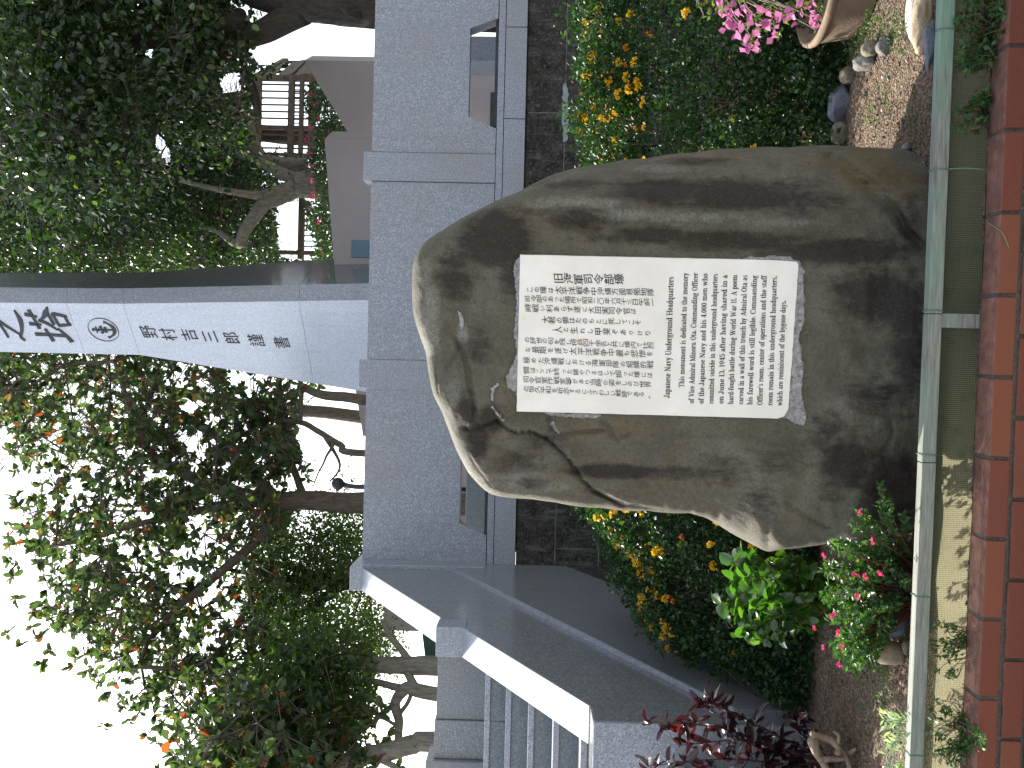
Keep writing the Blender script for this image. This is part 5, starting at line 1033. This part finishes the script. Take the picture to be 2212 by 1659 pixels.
# weeds growing through the net
def weed(label, poly, n, L, mat=LF_SUB, depth=(-.02, .05), cat='weed'):
    pa = np.array(poly, float); c_ = pa.mean(0); t = kt(c_[0], c_[1], 0, .05); r = kpt(t, -.02, 0); root = empty('creeping_weed', r); tag(root, label, cat, 'weeds along the fence net'); tp, bs = [], []
    lo, hi = pa.min(0), pa.max(0)
    while len(tp) < n:
        x, y = rng.uniform(lo, hi)
        if inpoly(x, y, poly):
            nn_ = rng.uniform(*depth); p = onplane(x, y, KP + KN * nn_, KN); p[2] = max(p[2], -.05 if nn_ > 0 else .01)
            if nn_ > .0 and p[2] < .012: p = atZ(x, y, .012)
            tp.append(p); bs.append(np.array([r[0] + (p[0] - r[0]) * .6, r[1], 0]))
    tp, bs = np.array(tp), np.array(bs); twigs(root, bs, tp, .0018, .0009, TWIG, 4, .0)
    P_, D_ = whorls(tp, nrm(tp - bs + 1e-4), 7, .03, .02, .9); leaves('foliage', P_, D_, L * rng.uniform(.55, 1.25, len(P_)), mat, root, Wr=.55, fold=.2)
weed('leafy green weed at the right end of the fence net', [(2066, -20), (2066, 155), (2090, 165), (2150, 140), (2160, 70), (2180, 40), (2170, -20)], 120, .025)
weed('small green weed under the bar right of the boulder foot', [(2062, 240), (2062, 300), (2090, 300), (2145, 240), (2140, 190), (2110, 200)], 46, .023)
weed('sprawling weed in the sunlit left half of the net', [(2012, 1345), (2012, 1450), (2050, 1470), (2085, 1400), (2080, 1350), (2040, 1330)], 34, .020, depth=(-.01, .04))
weed('green weed spilling onto the kerb at the left end', [(2000, 1500), (2020, 1640), (2090, 1680), (2130, 1600), (2105, 1560), (2050, 1530)], 60, .021, depth=(0, .06))

# ---- pot with bougainvillea
pr = np.array(atZ(1860, -70, 0)); pr = atZ(1862, -75, 0); RPX = float(atY(1760, -75, pr[1])[0] - atY(1760, 97, pr[1])[0]); RP = abs(RPX)
zr = float(atY(1758, -20, pr[1])[2])
pot = empty('flower_pot', pr); tag(pot, 'large round terracotta pot with thick rim at the right edge', 'pot')
prof = [(.86, .0), (.88, .02), (.945, zr - .045), (.95, zr - .04), (.985, zr - .036), (1.0, zr - .02), (.995, zr - .004), (.975, zr), (.94, zr), (.925, zr - .03), (.90, zr - .10), (.0, zr - .10)]
V, F, n_ = [], [], 64
for q_, z_ in prof:
    for k in range(n_): a_ = 2 * math.pi * k / n_; V.append((pr[0] + RP * q_ * math.cos(a_), pr[1] + RP * q_ * math.sin(a_), z_))
for i in range(len(prof) - 1):
    for k in range(n_): F.append((i * n_ + k, i * n_ + (k + 1) % n_, (i + 1) * n_ + (k + 1) % n_, (i + 1) * n_ + k))
raw('body', V, F, plain('pot_clay', (.215, .16, .115), .85, .22, 9, .2, 90), pot, True)
bg_ = empty('bougainvillea', pr + np.array([0, 0, zr - .1])); tag(bg_, 'bougainvillea with pink bracts hanging over the pot at the right edge', 'plant')
r0 = pr + np.array([0, 0, zr - .1]); tips = [atY(x, y, pr[1] - rng.uniform(-.05, .3)) for x, y in ((1505, 12), (1520, 40), (1560, 20), (1600, 60), (1612, 100), (1575, 8), (1640, 20), (1660, 55), (1680, 72), (1700, 18), (1730, 25), (1758, 40), (1600, -40), (1540, -60), (1650, -80), (1700, -120), (1560, -140), (1764, 66), (1690, 40), (1625, 84))]
bs = np.array([r0 + np.array([rng.uniform(-.05, .05), rng.uniform(-.05, .05), 0]) for _ in tips]); tips = np.array(tips)
m = MB()
for b_, t_ in zip(bs, tips):
    mid = b_ + (t_ - b_) * .5 + np.array([0, 0, .28]); m.tube(smoothpath([b_, mid, t_], 6), np.linspace(.007, .002, 13), 5, False)
m.build('stems', plain('stem_grey', (.20, .17, .14), .8), bg_, True)
P_, D_ = whorls(tips, nrm(tips - bs), 16, .16, .03, .8); leaves('foliage', P_, D_, .034 * rng.uniform(.5, 1.2, len(P_)), LF_BOUG, bg_, Wr=.55, fold=.3)
bm_ = [blossom('bract', .03, 3, PT_PINK, 1.0, .9) for _ in range(4)]
bp = [atY(x, y, pr[1] - .25) for x, y in ((1560, 8), (1612, 20), (1572, 32), (1600, 28), (1570, 62), (1600, 74), (1615, 88), (1608, 104), (1622, 106), (1630, 96), (1640, 18), (1655, 20), (1650, 55), (1662, 56), (1683, 52), (1672, 82), (1692, 28), (1705, 42), (1716, 44), (1733, 16), (1755, 12), (1762, 32), (1758, 45), (1768, 46), (1595, 58), (1584, 46), (1640, 78), (1580, 20), (1625, 40), (1545, -10))]
flowers(bm_, 'bract', bp, bg_, (.7, 1.15))

# ---- stones
def stone(label, x, y, wx, wy, mat, name='garden_stone', flat=.7, rough=.18, facet=False, z=None, seed=0, dep=1.0):
    """wx: vertical extent, wy: horizontal extent in px"""
    c = atZ(x + wx * .30, y, 0.0) if z is None else atZ(x, y, z); s_ = c[1] / FPX; a_, b_ = wy * s_ / 2, wx * s_ / 2
    bm = bmesh.new()
    if facet:
        r2 = np.random.default_rng(seed + 40); pts_ = nrm(r2.normal(0, 1, (16, 3))) * r2.uniform(.85, 1.12, (16, 1))
        for p_ in pts_: bm.verts.new(p_)
        h_ = bmesh.ops.convex_hull(bm, input=bm.verts[:]); bmesh.ops.bevel(bm, geom=bm.edges[:], offset=.05, segments=1, affect='EDGES')
        for v_ in bm.verts: v_.co = Vector((v_.co.x * a_, v_.co.y * max(a_ * .75, b_) * dep, v_.co.z * b_ + b_ * .55)) + Vector(c)
        me = bpy.data.meshes.new(name); bm.to_mesh(me); bm.free(); o = link(name, me, mat); tag(o, label, 'stone', 'stones in the garden bed'); return o
    bmesh.ops.create_icosphere(bm, subdivisions=4, radius=1); V = np.array([v_.co[:] for v_ in bm.verts])
    V = nrm(np.sign(V) * np.abs(V) ** .8); V *= (1 + rough * fbm(V + seed * 7.3, 1.1, 3, seed) + .03 * fbm(V, 6, 2, seed))[:, None]
    V = V * np.array([a_, max(a_ * .75, b_) * dep, b_]); V[:, 2] += b_ * .55
    for v_, p in zip(bm.verts, V + c): v_.co = p
    me = bpy.data.meshes.new(name); bm.to_mesh(me); bm.free()
    for p in me.polygons: p.use_smooth = not facet
    o = link(name, me, mat); tag(o, label, 'stone', 'stones in the garden bed'); return o
def stonemat(name, c, k=.3):
    g = M(name, .8, .25); a = g.noise(11, 6, .7); b = g.noise(90, 3, .6); col = g.ramp(a, [(.3, tuple(v * (1 - k) for v in c)), (.7, tuple(v * (1 + k) for v in c))]); g.col(g.mix(g.ramp(b, [(.35, .5), (.5, 0)]), col, tuple(.4 * v for v in c))); g.bump(a, .6, .012); return g.m
SG, ST, SB, SW, SD = stonemat('stone_grey', (.20, .19, .185)), stonemat('stone_tan', (.40, .32, .22)), stonemat('stone_blue', (.15, .17, .21)), stonemat('stone_pale', (.50, .48, .43)), stonemat('stone_drab', (.17, .155, .115))
stone('angular blue-grey stone lying by the yellow-flowered bush', 1812, 222, 62, 92, SB, facet=True, seed=2)
stone('rounded striped drab stone close to the boulder by the bush', 1814, 288, 40, 54, SD, seed=3)
stone('small drab stone half in weeds beside the blue-grey one', 1834, 164, 38, 38, SD, seed=4)
stone('long brownish stone in the row leading to the pot', 1866, 134, 52, 34, SG, seed=5)
stone('mossy squarish stone in the row nearest the pot', 1880, 106, 38, 38, SD, seed=6)
stone('grey upright stone at the front of the row by the pot', 1908, 100, 30, 44, SG, seed=7)
stone('long pale sunlit rock behind the tan one at right edge', 1972, 24, 26, 120, SW, seed=8, dep=.5)
stone('large smooth tan rock at the right end of the bed', 1990, 46, 42, 150, ST, seed=9, dep=.5)
stone('flat blue slab leaning on the fence bar at right', 2008, 92, 38, 124, SB, facet=True, seed=10, dep=.35)
stone('small grey stone at the right foot of the boulder', 1957, 320, 22, 22, SG, seed=11)
stone('tiny pinkish round stone between boulder and fence bar', 2002, 415, 11, 17, ST, seed=12)
stone('broad grey stone half under the red-flowered shrub', 1942, 1246, 62, 66, SG, seed=13)
stone('flat grey stone left of the red-flowered shrub', 1935, 1345, 54, 66, SB, seed=14, dep=.6)
stone('smooth tan stone at the left edge of the red-flowered shrub', 1922, 1412, 70, 52, ST, seed=15, dep=.7)
stone('little drab stone wedged by the fence bar at left', 1957, 1398, 16, 32, SD, seed=16)
# driftwood
dw = MB(); YD = float(atZ(1852, 1625, 0)[1])
for pts_, r0_ in (([(1752, 1588), (1790, 1596), (1808, 1612), (1830, 1640), (1850, 1700)], .016), ([(1755, 1600), (1765, 1625), (1780, 1650), (1800, 1700)], .022), ([(1808, 1612), (1812, 1590), (1800, 1580)], .009), ([(1808, 1625), (1830, 1628), (1852, 1618)], .012), ([(1770, 1640), (1800, 1640), (1825, 1640)], .014)):
    dw.tube(smoothpath([np.maximum(atY(x, y, YD + rng.uniform(-.02, .04)), [-9, 0, .012]) for x, y in pts_], 5), np.linspace(r0_ * 1.2, r0_ * .6, (len(pts_) - 1) * 5 + 1), 8)
tag(dw.build('driftwood', plain('driftwood_grey', (.28, .21, .15), .85, .35, 14, .4, 50, stretch=(1, 1, 3)), None, True), 'twisted piece of pale driftwood under the purple-leaved plant', 'driftwood')

sd0 = atY(1262, 350, 9.55); sdl = empty('wall_sprout', sd0 + np.array([0, .05, -.1])); tag(sdl, 'tiny bright green sprout with a reddish leaf on the dark concrete wall', 'sprout')
twigs(sdl, np.array([sd0 + np.array([0, .04, -.12])] * 3), np.array([sd0, sd0 + np.array([.03, 0, -.02]), sd0 + np.array([-.02, -.02, -.03])]), .004, .002, TWIG, 4)
leaves('foliage', np.array([sd0 + np.array([0, 0, -.02]), sd0 + np.array([.02, 0, -.03]), sd0 + np.array([-.02, -.02, -.04])]), np.array([(.2, -.1, 1.), (.8, -.2, .6), (-.8, -.3, .4)]), np.array([.10, .08, .06]), LF_BROAD, sdl, Wr=.4, big=True)

# ---- loose gravel and ground weeds
n = 11000; t = rng.uniform(-2.0, 2.3, n); nn_ = -rng.uniform(.02, 1.7, n); c = KP + KE * t[:, None] + KN * nn_[:, None]; s_ = rng.uniform(.0022, .0062, n) * (1 + (rng.random(n) < .03) * 1.2)
c[:, 2] = soil_h(c[:, 0], c[:, 1]) * np.clip(-nn_ / .12, 0, 1) - .004 + s_ * .35
O6 = np.array([(1, 0, 0), (-1, 0, 0), (0, 1, 0), (0, -1, 0), (0, 0, .7), (0, 0, -.7)], float); V = c[:, None, :] + O6[None] * s_[:, None, None] * rng.uniform(.6, 1.4, (n, 6, 1)); F8 = np.array([(0, 2, 4), (2, 1, 4), (1, 3, 4), (3, 0, 4), (2, 0, 5), (1, 2, 5), (3, 1, 5), (0, 3, 5)])
gv = M('gravel_stone', .9, .2); gv.col(gv.ramp(gv.island(), [(0, (.07, .05, .035)), (.5, (.14, .102, .072)), (.87, (.22, .165, .12)), (1, (.38, .33, .27))]))
tag(npmesh('gravel', V.reshape(-1, 3), (np.arange(n)[:, None, None] * 6 + F8[None]).reshape(-1, 3), gv.m), 'loose brown gravel over the garden bed', 'gravel', kind='stuff')
P_ = []
for x, y, sx_, sy_, k in ((1870, 60, 40, 45, 420), (1950, 70, 40, 50, 260), (1850, 100, 14, 30, 120), (1925, 220, 24, 60, 70), (1900, 240, 10, 40, 50), (1975, 250, 12, 40, 40), (1880, 1480, 20, 60, 120), (1925, 1500, 14, 60, 140), (1905, 1440, 16, 20, 80), (1770, 1330, 16, 60, 160), (1835, 170, 8, 20, 40)):
    xy = rng.normal((x, y), (sx_ * .6, sy_ * .6), (k, 2)); q = atZ(xy[:, 0], xy[:, 1], 0.0); q[:, 2] = rng.uniform(.0, .05, k); P_.append(q)
P_ = np.vstack(P_); P_ = P_[(P_ - KP) @ KN < -.06]
tag(leaves('ground_weeds', P_, rdir(len(P_), .6), .018 * rng.uniform(.5, 1.3, len(P_)), LF_SUB, None, Wr=.45), 'tiny green weeds sprouting through the gravel', 'weeds', kind='stuff')
